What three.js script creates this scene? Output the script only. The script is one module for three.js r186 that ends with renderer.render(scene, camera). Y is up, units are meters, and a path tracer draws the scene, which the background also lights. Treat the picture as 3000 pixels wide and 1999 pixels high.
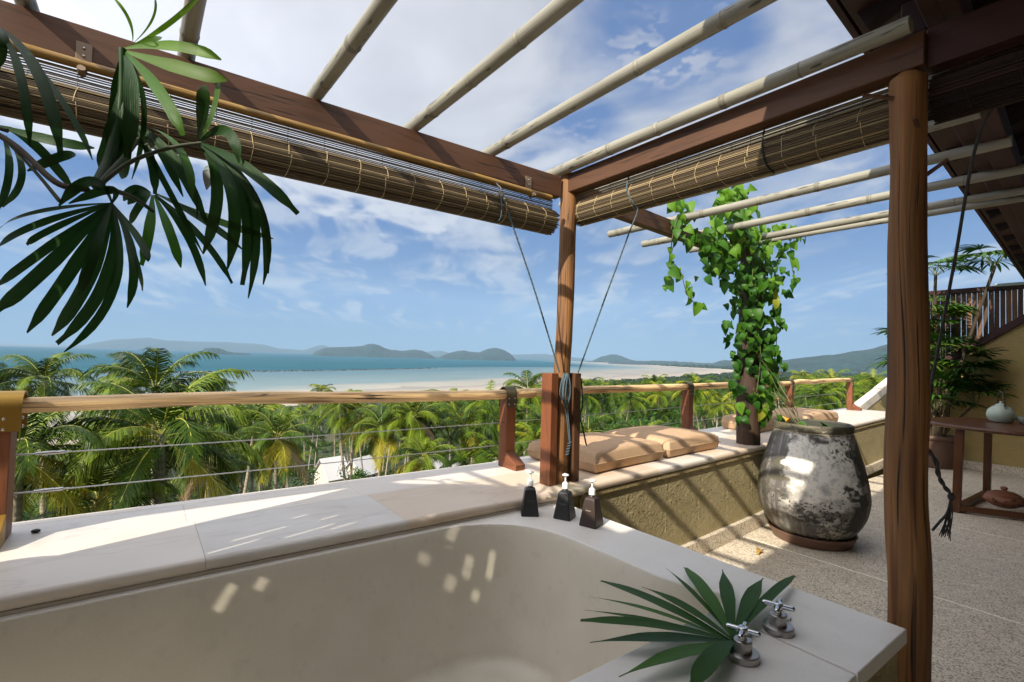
import * as THREE from 'three';
import { mergeGeometries } from 'three/addons/utils/BufferGeometryUtils.js';
import { RoundedBoxGeometry } from 'three/addons/geometries/RoundedBoxGeometry.js';

// ---------------------------------------------------------------- camera, sky, sun, exposure
const scene = new THREE.Scene();
const EYE = 1.22, RAD = Math.PI / 180;
const camera = new THREE.PerspectiveCamera(68.6, 1024 / 682, 0.05, 40000);
camera.position.set(0, EYE, 0);
{
  const yaw = 36.6 * RAD, pitch = 1.8 * RAD;
  camera.lookAt(Math.sin(yaw) * Math.cos(pitch), EYE + Math.sin(pitch), -Math.cos(yaw) * Math.cos(pitch));
  camera.rotateZ(1.49 * RAD);
}
scene.add(camera);
const renderer = new THREE.WebGLRenderer({ antialias: true });
renderer.toneMapping = THREE.LinearToneMapping;
renderer.toneMappingExposure = 1.68;
renderer.shadowMap.enabled = true;

const sun = new THREE.DirectionalLight(new THREE.Color(1, 0.92, 0.78), 4.9);
sun.position.set(-1.34, 1, 0.40).multiplyScalar(60);
sun.target.position.set(0, 0, 0);
sun.castShadow = true;
sun.shadow.radius = 1.2;
sun.shadow.mapSize.set(4096, 4096);
Object.assign(sun.shadow.camera, { left: -40, right: 40, top: 40, bottom: -40, near: 1, far: 200 });
scene.add(sun, sun.target);

// ---------------------------------------------------------------- noise
function rng(seed) { let a = seed >>> 0; return () => { a = (a + 0x6D2B79F5) | 0; let t = Math.imul(a ^ (a >>> 15), 1 | a); t = (t + Math.imul(t ^ (t >>> 7), 61 | t)) ^ t; return ((t ^ (t >>> 14)) >>> 0) / 4294967296; }; }
const hash = (x, y, s) => { let h = Math.imul(x | 0, 374761393) ^ Math.imul(y | 0, 668265263) ^ Math.imul(s | 0, 2246822519); h = Math.imul(h ^ (h >>> 13), 1274126177); return ((h ^ (h >>> 16)) >>> 0) / 4294967296; };
const sm = (a, b, x) => { const t = Math.min(1, Math.max(0, (x - a) / (b - a))); return t * t * (3 - 2 * t); };
const mix = (a, b, t) => a + (b - a) * t;
const mix3 = (a, b, t) => [mix(a[0], b[0], t), mix(a[1], b[1], t), mix(a[2], b[2], t)];
function vnoise(x, y, p = 0, s = 0) {                       // value noise, period p in both directions when p > 0
  let xi = Math.floor(x), yi = Math.floor(y); const fx = x - xi, fy = y - yi, u = fx * fx * (3 - 2 * fx), v = fy * fy * (3 - 2 * fy);
  let x1 = xi + 1, y1 = yi + 1;
  if (p) { xi = ((xi % p) + p) % p; yi = ((yi % p) + p) % p; x1 = ((x1 % p) + p) % p; y1 = ((y1 % p) + p) % p; }
  return mix(mix(hash(xi, yi, s), hash(x1, yi, s), u), mix(hash(xi, y1, s), hash(x1, y1, s), u), v);
}
function fbm(x, y, o = 4, p = 0, s = 0) { let a = 0, w = 0.5, t = 0; for (let i = 0; i < o; i++) { a += w * vnoise(x, y, p, s + i * 17); t += w; w *= 0.5; x *= 2; y *= 2; p *= 2; } return a / t; }

// ---------------------------------------------------------------- the sky
{
  const W = 3072, H = 1536, data = new Float32Array(W * H * 4), K = 0.64;
  const blob = (az, el, a0, e0, ra, re) => Math.exp(-(((az - a0) / ra) ** 2) - ((el - e0) / re) ** 2);
  for (let j = 0; j < H; j++) {
    const el = ((j + 0.5) / H - 0.5) * Math.PI, y = Math.sin(el), c = Math.cos(el), E = el / RAD;
    for (let i = 0; i < W; i++) {
      const ph = ((i + 0.5) / W - 0.5) * 2 * Math.PI, x = c * Math.cos(ph), z = c * Math.sin(ph), k = (j * W + i) * 4;
      let col = [0.22, 0.28, 0.28];
      if (y > -0.02) {
        const az = Math.atan2(x, -z) / RAD, q = 1 / (Math.max(y, 0) + 0.13), u = x * q, v = z * q;
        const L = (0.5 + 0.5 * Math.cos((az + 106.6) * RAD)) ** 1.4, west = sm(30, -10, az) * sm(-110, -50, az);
        col = mix3([0.27, 0.42, 0.54], [0.105, 0.270, 0.53], sm(0, 0.10, y));
        col = mix3(col, [0.048, 0.175, 0.455], sm(0.06, 0.22, y));
        col = mix3(col, [0.065, 0.165, 0.40], sm(0.35, 0.7, y));
        col[0] *= 1 - 0.45 * west * sm(0.03, 0.16, y); col[1] *= 1 - 0.10 * west * sm(0.03, 0.16, y);
        col = [col[0] * mix(0.76, 0.56, sm(0.02, 0.12, y)), col[1] * mix(0.85, 0.72, sm(0.02, 0.12, y)), col[2] * mix(0.93, 0.90, sm(0.02, 0.12, y))];
        const wx = fbm(u * 1.3 + 5, v * 1.3, 3, 0, 3) - 0.5, wy = fbm(u * 1.3, v * 1.3 + 9, 3, 0, 4) - 0.5;
        const n1 = fbm(u * 1.1 + wx * 0.8 + 3.1, v * 1.1 + wy * 0.8, 5, 0, 11);
        const hole = Math.min(1, Math.max(blob(az, E, 54, 33, 14, 9), 0.8 * blob(az, E, 44, 25, 8, 6), 0.85 * blob(az, E, 74, 36, 14, 10)));
        const rip = fbm(u * 34 + wx * 16 + v * 10, v * 46 - u * 12 + wy * 16, 3, 0, 21), tex2 = fbm(u * 7 + wx * 4, v * 7 + wy * 4, 5, 0, 24);
        const n3 = fbm((u * 0.55 - v * 0.85) * 1.2 + wx, (u * 0.85 + v * 0.55) * 4.2 + wy * 1.5, 6, 0, 31);
        const high = sm(15, 23, E + (n1 - 0.5) * 18 + (tex2 - 0.5) * 9 - 2 * sm(20, 60, az)) * (0.98 - 0.85 * hole);
        let d = sm(0.10, 0.85, high + (n1 - 0.5) * 0.5 + (tex2 - 0.5) * 0.55 * (0.35 + hole)) * 0.95;
        d = Math.max(d, (0.12 + 0.62 * sm(0.44, 0.60, rip) * sm(0.30, 0.62, tex2)) * hole);
        const low = sm(0.45, 0.72, n3 * 0.75 + tex2 * 0.25) * sm(2, 8, E) * sm(28, 14, E) * 0.66;
        const bar = 0.85 * sm(0.36, 0.55, n3 * 0.6 + tex2 * 0.4) * (blob(az, E, 11, 7.0, 9, 0.8) + 0.5 * blob(az, E, 9, 3.7, 6, 0.3) + 0.9 * blob(az, E, 1, 11.5, 6, 1.0) + 0.7 * blob(az, E, -6, 13.5, 5, 0.9));
        const n4 = fbm((u * 0.5 - v * 0.85) * 2.2 + wx * 2, (u * 0.85 + v * 0.5) * 10 + wy * 4, 5, 0, 37);
        const wisp = 0.62 * sm(0.47, 0.72, n4) * sm(0.36, 0.62, tex2 * 0.5 + n1 * 0.5) * sm(1.5, 5, E) * sm(30, 18, E);
        d = Math.max(d, 1 - (1 - low) * (1 - wisp), Math.min(0.8, bar));
        const bright = 0.53 + 0.34 * (n1 - 0.45) + 0.22 * (tex2 - 0.5) + 1.75 * L * sm(8, 26, E) + 0.25 * sm(38, 60, E);  // clouds overhead and sunward, out of view, brightened to lift the shade
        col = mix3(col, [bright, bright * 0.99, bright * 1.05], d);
      }
      data[k] = col[0] * K; data[k + 1] = col[1] * K; data[k + 2] = col[2] * K; data[k + 3] = 1;
    }
  }
  const sky = new THREE.DataTexture(data, W, H, THREE.RGBAFormat, THREE.FloatType);
  sky.mapping = THREE.EquirectangularReflectionMapping; sky.magFilter = THREE.LinearFilter; sky.needsUpdate = true; sky.name = 'sky';
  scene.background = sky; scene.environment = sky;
}
scene.fog = new THREE.FogExp2(new THREE.Color(0.50, 0.74, 1.0), 0.00006);

// ---------------------------------------------------------------- things, parts and names
const used = new Map();
function numbered(name) { const n = used.get(name) || 0; used.set(name, n + 1); return n ? `${name}_${String(n).padStart(3, '0')}` : name; }
function tag(o, label, category, group, kind) { o.userData.label = label; if (category) o.userData.category = category; if (group) o.userData.group = group; if (kind) o.userData.kind = kind; return o; }
function thing(name, label, category, pos = [0, 0, 0], turn = 0, group) { const o = new THREE.Group(); o.name = numbered(name); o.position.set(...pos); o.rotation.y = turn; scene.add(o); return tag(o, label, category, group); }
function part(name, geo, mat, parent) { const m = new THREE.Mesh(geo, mat); m.name = parent === scene ? numbered(name) : name; m.castShadow = m.receiveShadow = true; if (parent) parent.add(m); return m; }
function struct(name, geo, mat, label) { const m = part(name, geo, mat, scene); m.userData.kind = 'structure'; m.userData.label = label; return m; }
function copyOf(o, label, group) { const c = o.clone(); c.name = numbered(o.name.replace(/_\d{3}$/, '')); c.userData = { ...o.userData, label: label || o.userData.label }; if (group) c.userData.group = group; scene.add(c); return c; }
const V = (x, y, z) => new THREE.Vector3(x, y, z);

// ---------------------------------------------------------------- geometry helpers
function uvBox(g, long = 'x', scale = 1) {                  // uv in metres from the dominant face direction; u runs along `long`
  g = g.index ? g.toNonIndexed() : g; const p = g.attributes.position, n = p.count, uv = new Float32Array(n * 2), a = V(), b = V(), c = V(), f = V();
  for (let i = 0; i < n; i += 3) {
    a.fromBufferAttribute(p, i); b.fromBufferAttribute(p, i + 1); c.fromBufferAttribute(p, i + 2);
    f.crossVectors(b.clone().sub(a), c.clone().sub(a)); const ax = Math.abs(f.x), ay = Math.abs(f.y), az = Math.abs(f.z);
    const drop = ax >= ay && ax >= az ? 'x' : ay >= az ? 'y' : 'z', rest = ['x', 'y', 'z'].filter(k => k !== drop);
    if (rest[1] === long) rest.reverse();
    [a, b, c].forEach((q, k) => { uv[(i + k) * 2] = q[rest[0]] * scale; uv[(i + k) * 2 + 1] = q[rest[1]] * scale; });
  }
  g.setAttribute('uv', new THREE.BufferAttribute(uv, 2)); return g;
}
const shiftUV = (g, du, dv) => { const u = g.attributes.uv; for (let i = 0; i < u.count; i++) u.setXY(i, u.getX(i) + du, u.getY(i) + dv); return g; };
function box(x0, x1, y0, y1, z0, z1, r = 0.003, long = 'x', seg = 2) {
  const w = x1 - x0, h = y1 - y0, d = z1 - z0;
  const g = new RoundedBoxGeometry(w, h, d, seg, Math.min(r, w / 2.01, h / 2.01, d / 2.01)); g.translate((x0 + x1) / 2, (y0 + y1) / 2, (z0 + z1) / 2);
  return uvBox(g, long);
}
function bar(p, q, w, h, r = 0.003, up = V(0, 1, 0)) {      // a straight timber from p to q: h along up, w across
  const d = q.clone().sub(p), L = d.length(); let g = uvBox(new RoundedBoxGeometry(L, h, w, 2, r), 'x');
  const X = d.normalize(), Z = X.clone().cross(up).normalize(), Y = Z.clone().cross(X);
  g.applyMatrix4(new THREE.Matrix4().makeBasis(X, Y, Z).setPosition(p.clone().add(q).multiplyScalar(0.5))); return g;
}
function tube(pts, rad, rs = 8, o = {}) {                   // a swept limb: rad(t, angle); v runs along in metres, u round
  const N = o.n || Math.max(2, pts.length - 1), curve = pts.length > 2 ? new THREE.CatmullRomCurve3(pts, false, 'centripetal') : new THREE.LineCurve3(pts[0], pts[1]);
  const R = typeof rad === 'function' ? rad : () => rad, pos = [], uv = [], ix = []; let nrm = null, len = 0, prev = null;
  const L = curve.getLength();
  for (let i = 0; i <= N; i++) {
    const t = i / N, p = curve.getPoint(t), T = curve.getTangent(t).normalize();
    if (!nrm) { nrm = Math.abs(T.y) < 0.9 ? V(0, 1, 0) : V(1, 0, 0); }
    nrm = nrm.clone().sub(T.clone().multiplyScalar(nrm.dot(T))).normalize(); const bn = T.clone().cross(nrm);
    if (prev) len += p.distanceTo(prev); prev = p;
    for (let j = 0; j <= rs; j++) {
      const a = (j / rs) * Math.PI * 2, r = R(t, a, len), q = p.clone().addScaledVector(nrm, Math.cos(a) * r).addScaledVector(bn, Math.sin(a) * r);
      pos.push(q.x, q.y, q.z); uv.push((j / rs) * (o.around || 0.3), len);
    }
  }
  for (let i = 0; i < N; i++) for (let j = 0; j < rs; j++) { const a = i * (rs + 1) + j, b = a + rs + 1; ix.push(a, a + 1, b, b, a + 1, b + 1); }
  if (o.caps !== false) for (const i of [0, N]) {
    const t = i / N, p = curve.getPoint(t), c = pos.length / 3; pos.push(p.x, p.y, p.z); uv.push(0.1, i ? L : 0); const s = pos.length / 3;
    for (let j = 0; j <= rs; j++) { const k = (i * (rs + 1) + j) * 3; pos.push(pos[k], pos[k + 1], pos[k + 2]); const a = (j / rs) * 6.283; uv.push(0.1 + Math.cos(a) * 0.04, (i ? L : 0) + Math.sin(a) * 0.04); }
    for (let j = 0; j < rs; j++) i ? ix.push(c, s + j, s + j + 1) : ix.push(c, s + j + 1, s + j);
  }
  const g = new THREE.BufferGeometry(); g.setAttribute('position', new THREE.Float32BufferAttribute(pos, 3)); g.setAttribute('uv', new THREE.Float32BufferAttribute(uv, 2)); g.setIndex(ix);
  for (let i = 0, m; i < 0; i++); g.computeVertexNormals();
  // the two seams of each ring share their normal
  const n = g.attributes.normal; for (let i = 0; i <= N; i++) { const a = i * (rs + 1), b = a + rs, x = n.getX(a) + n.getX(b), y = n.getY(a) + n.getY(b), z = n.getZ(a) + n.getZ(b), l = Math.hypot(x, y, z) || 1; n.setXYZ(a, x / l, y / l, z / l); n.setXYZ(b, x / l, y / l, z / l); }
  return g;
}
function lathe(profile, seg = 40, uvScale) { const g = new THREE.LatheGeometry(profile.map(p => new THREE.Vector2(p[0], p[1])), seg); if (uvScale) { const u = g.attributes.uv; for (let i = 0; i < u.count; i++) u.setXY(i, u.getX(i) * uvScale[0], u.getY(i) * uvScale[1]); } return g; }
function blade(a, m, b, w, o = {}) {                        // a leaflet from a by m to b, folded along its midrib
  const N = o.n || 8, c = new THREE.QuadraticBezierCurve3(a, m.clone().multiplyScalar(2).addScaledVector(a, -0.5).addScaledVector(b, -0.5), b), pos = [], uv = [], ix = [];
  const face = o.face || V(0, 1, 0), prof = o.prof || (t => Math.min(1, 0.22 + 1.7 * t) * (t > 0.72 ? Math.max(0.12, 1 - ((t - 0.72) / 0.28) ** 1.6) : 1));
  for (let i = 0; i <= N; i++) {
    const t = i / N, p = c.getPoint(t), T = c.getTangent(t).normalize(); let S = T.clone().cross(face); if (S.lengthSq() < 1e-6) S.set(1, 0, 0); S.normalize();
    const tw = (o.twist || 0) * t; const Nn = S.clone().cross(T).normalize(); S = S.multiplyScalar(Math.cos(tw)).addScaledVector(Nn, Math.sin(tw)); const Up = S.clone().cross(T).normalize();
    const h = prof(t) * w / 2, f = h * (o.fold ?? 0.35);
    for (const s of [-1, 0, 1]) { const q = p.clone().addScaledVector(S, h * s).addScaledVector(Up, s ? f : 0); pos.push(q.x, q.y, q.z); uv.push(s * 0.5 + 0.5, t); }
  }
  for (let i = 0; i < N; i++) for (const j of [0, 1]) { const k = i * 3 + j; ix.push(k, k + 1, k + 3, k + 3, k + 1, k + 4); }
  const g = new THREE.BufferGeometry(); g.setAttribute('position', new THREE.Float32BufferAttribute(pos, 3)); g.setAttribute('uv', new THREE.Float32BufferAttribute(uv, 2)); g.setIndex(ix); g.computeVertexNormals(); return g;
}
const merge = gs => { gs = gs.map(g => g.index ? g.toNonIndexed() : g); for (const g of gs) for (const k of Object.keys(g.attributes)) if (!['position', 'normal', 'uv', 'color'].includes(k)) g.deleteAttribute(k); return mergeGeometries(gs); };
function tint(g, c) { const n = g.attributes.position.count, a = new Float32Array(n * 3); for (let i = 0; i < n; i++) a.set(c, i * 3); g.setAttribute('color', new THREE.BufferAttribute(a, 3)); return g; }

// ---------------------------------------------------------------- textures and materials
function tex(w, h, fn, srgb = true) {                       // fn(u, v, x, y) gives linear [r, g, b] or a number, from 0 to 1
  const d = new Uint8Array(w * h * 4), enc = v => { v = Math.min(1, Math.max(0, v)); return 255 * (srgb ? (v <= 0.0031308 ? v * 12.92 : 1.055 * v ** (1 / 2.4) - 0.055) : v); };
  for (let y = 0; y < h; y++) for (let x = 0; x < w; x++) { let c = fn(x / w, y / h, x, y); if (typeof c === 'number') c = [c, c, c]; const k = (y * w + x) * 4; d[k] = enc(c[0]); d[k + 1] = enc(c[1]); d[k + 2] = enc(c[2]); d[k + 3] = 255; }
  const t = new THREE.DataTexture(d, w, h); t.wrapS = t.wrapT = THREE.RepeatWrapping; t.magFilter = THREE.LinearFilter; t.minFilter = THREE.LinearFilter; if (srgb) t.colorSpace = THREE.SRGBColorSpace; t.needsUpdate = true; return t;
}
const rep = (t, u, v) => { const c = t.clone(); c.repeat.set(u, v); c.needsUpdate = true; return c; };
const lin = (r, g, b) => new THREE.Color().setRGB(r, g, b);
function std(color, rough, o = {}) { return new THREE.MeshStandardMaterial({ color: Array.isArray(color) ? lin(...color) : color, roughness: rough, ...o }); }
function phys(color, rough, o = {}) { return new THREE.MeshPhysicalMaterial({ specularIntensity: 0.3, color: Array.isArray(color) ? lin(...color) : color, roughness: rough, ...o }); }

const tileUV = (f, du, dv) => (u, v, x, y) => { let c = f(u, v, x, y); if (du) c = mix3(c, f(u - 1, v, x, y), sm(0.8, 1, u)); if (dv) { let e = f(u, v - 1, x, y); if (du) e = mix3(e, f(u - 1, v - 1, x, y), sm(0.8, 1, u)); c = mix3(c, e, sm(0.8, 1, v)); } return c; };
const marbleT = tex(512, 512, tileUV((u, v) => { const w = fbm(u * 4, v * 4, 4, 4, 1), vein = Math.abs(fbm(u * 3 + 0, v * 12, 5, 0, 2) - 0.5), a = fbm(u * 2, v * 8, 4, 2, 5); const s = sm(0.05, 0, Math.abs(fbm(u * 4 + w, v * 16, 4, 4, 7) - 0.5)); const st = sm(0.55, 0.75, fbm(u * 5 + 9, v * 5, 5, 0, 77)); const k = 0.93 + 0.10 * a - 0.10 * s - 0.07 * w - 0.05 * st; return [k, k * (0.985 - 0.03 * w - 0.02 * st), k * (0.955 - 0.07 * w - 0.05 * st)]; }, 1, 1));
const fineT = tex(512, 512, (u, v, x, y) => { const g = hash(x, y, 5), b = fbm(u * 8, v * 8, 5, 8, 9), c = fbm(u * 32, v * 32, 3, 32, 19); const k = 0.86 + 0.14 * b + 0.06 * (g - 0.5) - 0.05 * sm(0.6, 0.85, c); return [k, k * 0.985, k * (0.93 + 0.04 * b)]; });
const terrT = tex(512, 512, (u, v, x, y) => { const a = vnoise(u * 128, v * 128, 128, 3), b = vnoise(u * 200, v * 200, 200, 8), g = fbm(u * 6, v * 6, 4, 6, 2); let k = 0.72 + 0.2 * g; let c = [k, k * 0.95, k * 0.86]; if (a > 0.64) c = mix3(c, [0.26, 0.22, 0.18], sm(0.64, 0.74, a) * 0.8); if (b > 0.68) c = mix3(c, [0.45, 0.38, 0.31], sm(0.68, 0.8, b)); if (a < 0.2) c = mix3(c, [1, 0.97, 0.9], 0.7); return c; });
const plasterB = tex(512, 512, (u, v) => { const w = fbm(u * 5, v * 5, 3, 5, 4), r = fbm(u * 22 + w * 3, v * 22, 5, 0, 6), rough = sm(0.35, 0.65, fbm(u * 3, v * 3, 3, 3, 40)); const pits = sm(0.5, 0.62, fbm(u * 26, v * 34, 3, 0, 14)); const seam = Math.min(sm(0, 0.04, u), sm(1, 0.96, u), sm(0, 0.04, v), sm(1, 0.96, v)); return mix(0.5, 0.55 + 0.25 * (r - 0.5) - (0.18 + 0.45 * rough) * pits, seam); }, false);
const plasterT = tex(512, 512, (u, v, x, y) => { const a = fbm(u * 6, v * 6, 5, 6, 21), g = hash(x, y, 9); const k = 0.85 + 0.25 * (a - 0.5) + 0.1 * (g - 0.5); return [k, k * 0.99, k * (0.9 + 0.2 * (a - 0.5))]; });
const woodT = tex(512, 512, tileUV((u, v) => { const w = fbm(u * 3, v * 6, 3, 3, 2), g = fbm(u * 4 + w, v * 70 + w * 10, 4, 0, 3), f = fbm(u * 16, v * 256, 2, 16, 8), crack = sm(0.73, 0.8, fbm(u * 3, v * 60, 3, 3, 13)), st = fbm(u * 5, v * 5, 4, 5, 33); const k = 0.62 + 0.5 * g + 0.2 * (f - 0.5) - 0.45 * crack + 0.3 * (st - 0.5); return [k, k * (0.94 + 0.06 * g), k * (0.88 + 0.1 * g)]; }, 1, 1));
const logT = tex(512, 1024, tileUV((u, v) => {                       // u round, v along
  const w = fbm(u * 4, v * 2, 3, 4, 2), g = fbm(u * 44 + w * 9, v * 7, 4, 0, 3), crack = sm(0.66, 0.78, fbm(u * 34 + w * 7, v * 5, 4, 0, 13)), st = fbm(u * 4, v * 4, 4, 4, 33); let k = 0.62 + 0.6 * (g - 0.4) - 0.6 * crack + 0.7 * (st - 0.5);
  let c = [k, k * (0.93 + 0.05 * st), k * (0.82 + 0.1 * st)];
  for (const [a, b] of [[0.42, 0.30], [0.36, 0.57], [0.60, 0.44], [0.75, 0.12], [0.14, 0.70]]) { const d = Math.hypot((u - a) * 1.3 + 0.03 * (w - 0.5), (v - b) * 0.75 + 0.04 * (g - 0.5)); c = mix3(c, [0.24, 0.13, 0.07], 0.75 * sm(0.075, 0.01, d)); }
  const e = Math.min(sm(0, 0.03, u), sm(1, 0.97, u)); return c.map(x => mix(0.7, x, 0.4 + 0.6 * e)); }, 0, 1));
const bambooT = tex(256, 512, (u, v, x, y) => { const a = fbm(u * 3, v * 3, 4, 3, 2), f = fbm(u * 64, v * 4, 3, 64, 5), spot = sm(0.7, 0.78, fbm(u * 16, v * 16, 3, 16, 8)), green = sm(0.4, 0.7, fbm(u * 2, v * 2, 3, 2, 18)); const k = 0.70 + 0.55 * (a - 0.35) + 0.25 * (f - 0.5) - 0.45 * spot; return [k, k * 0.97, k * (0.9 - 0.08 * green)]; });
const fabricT = tex(256, 256, (u, v, x, y) => { const t = 0.5 + 0.5 * ((x >> 1) + (y >> 1) & 1), n = fbm(u * 8, v * 8, 4, 8, 3), th = fbm(u * 4, v * 128, 2, 4, 5); return 0.82 + 0.07 * t + 0.12 * (n - 0.5) + 0.1 * (th - 0.5); });
const fabricB = tex(256, 256, (u, v, x, y) => ((x >> 1) + (y >> 1) & 1 ? 0.6 : 0.35) + 0.25 * (hash(x >> 1, y >> 1, 2) - 0.5), false);
const leafT = tex(64, 256, (u, v) => { const rib = Math.abs(Math.sin(u * Math.PI * 9)) * 0.16, mid = sm(0.06, 0, Math.abs(u - 0.5)), n = fbm(u * 3, v * 6, 3, 0, 4); const k = 0.8 + rib + 0.3 * mid + 0.35 * (n - 0.5); return [k * (0.9 + 0.3 * n * v), k, k * 0.9]; });
const trunkT = tex(128, 512, (u, v) => { const ring = Math.sin(v * Math.PI * 2 * 14 + 3 * fbm(u * 3, v * 3, 2, 3, 2)), n = fbm(u * 6, v * 24, 4, 0, 6); const k = 0.72 + 0.12 * ring + 0.45 * (n - 0.5); return [k, k * 0.96, k * 0.9]; });
const hillT = tex(256, 256, (u, v) => { const a = fbm(u * 24, v * 24, 4, 24, 2), b = fbm(u * 5, v * 5, 3, 5, 6); const k = 0.45 + 1.5 * (a - 0.35) + 0.5 * (b - 0.5); return [k, k, k * 0.9]; });

const hillT2 = tex(256, 256, (u, v) => 0.75 + 0.5 * (fbm(u * 16, v * 16, 4, 16, 2) - 0.5));
const waveB = tex(256, 256, (u, v) => fbm(u * 10, v * 22, 4, 0, 3), false);

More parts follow.
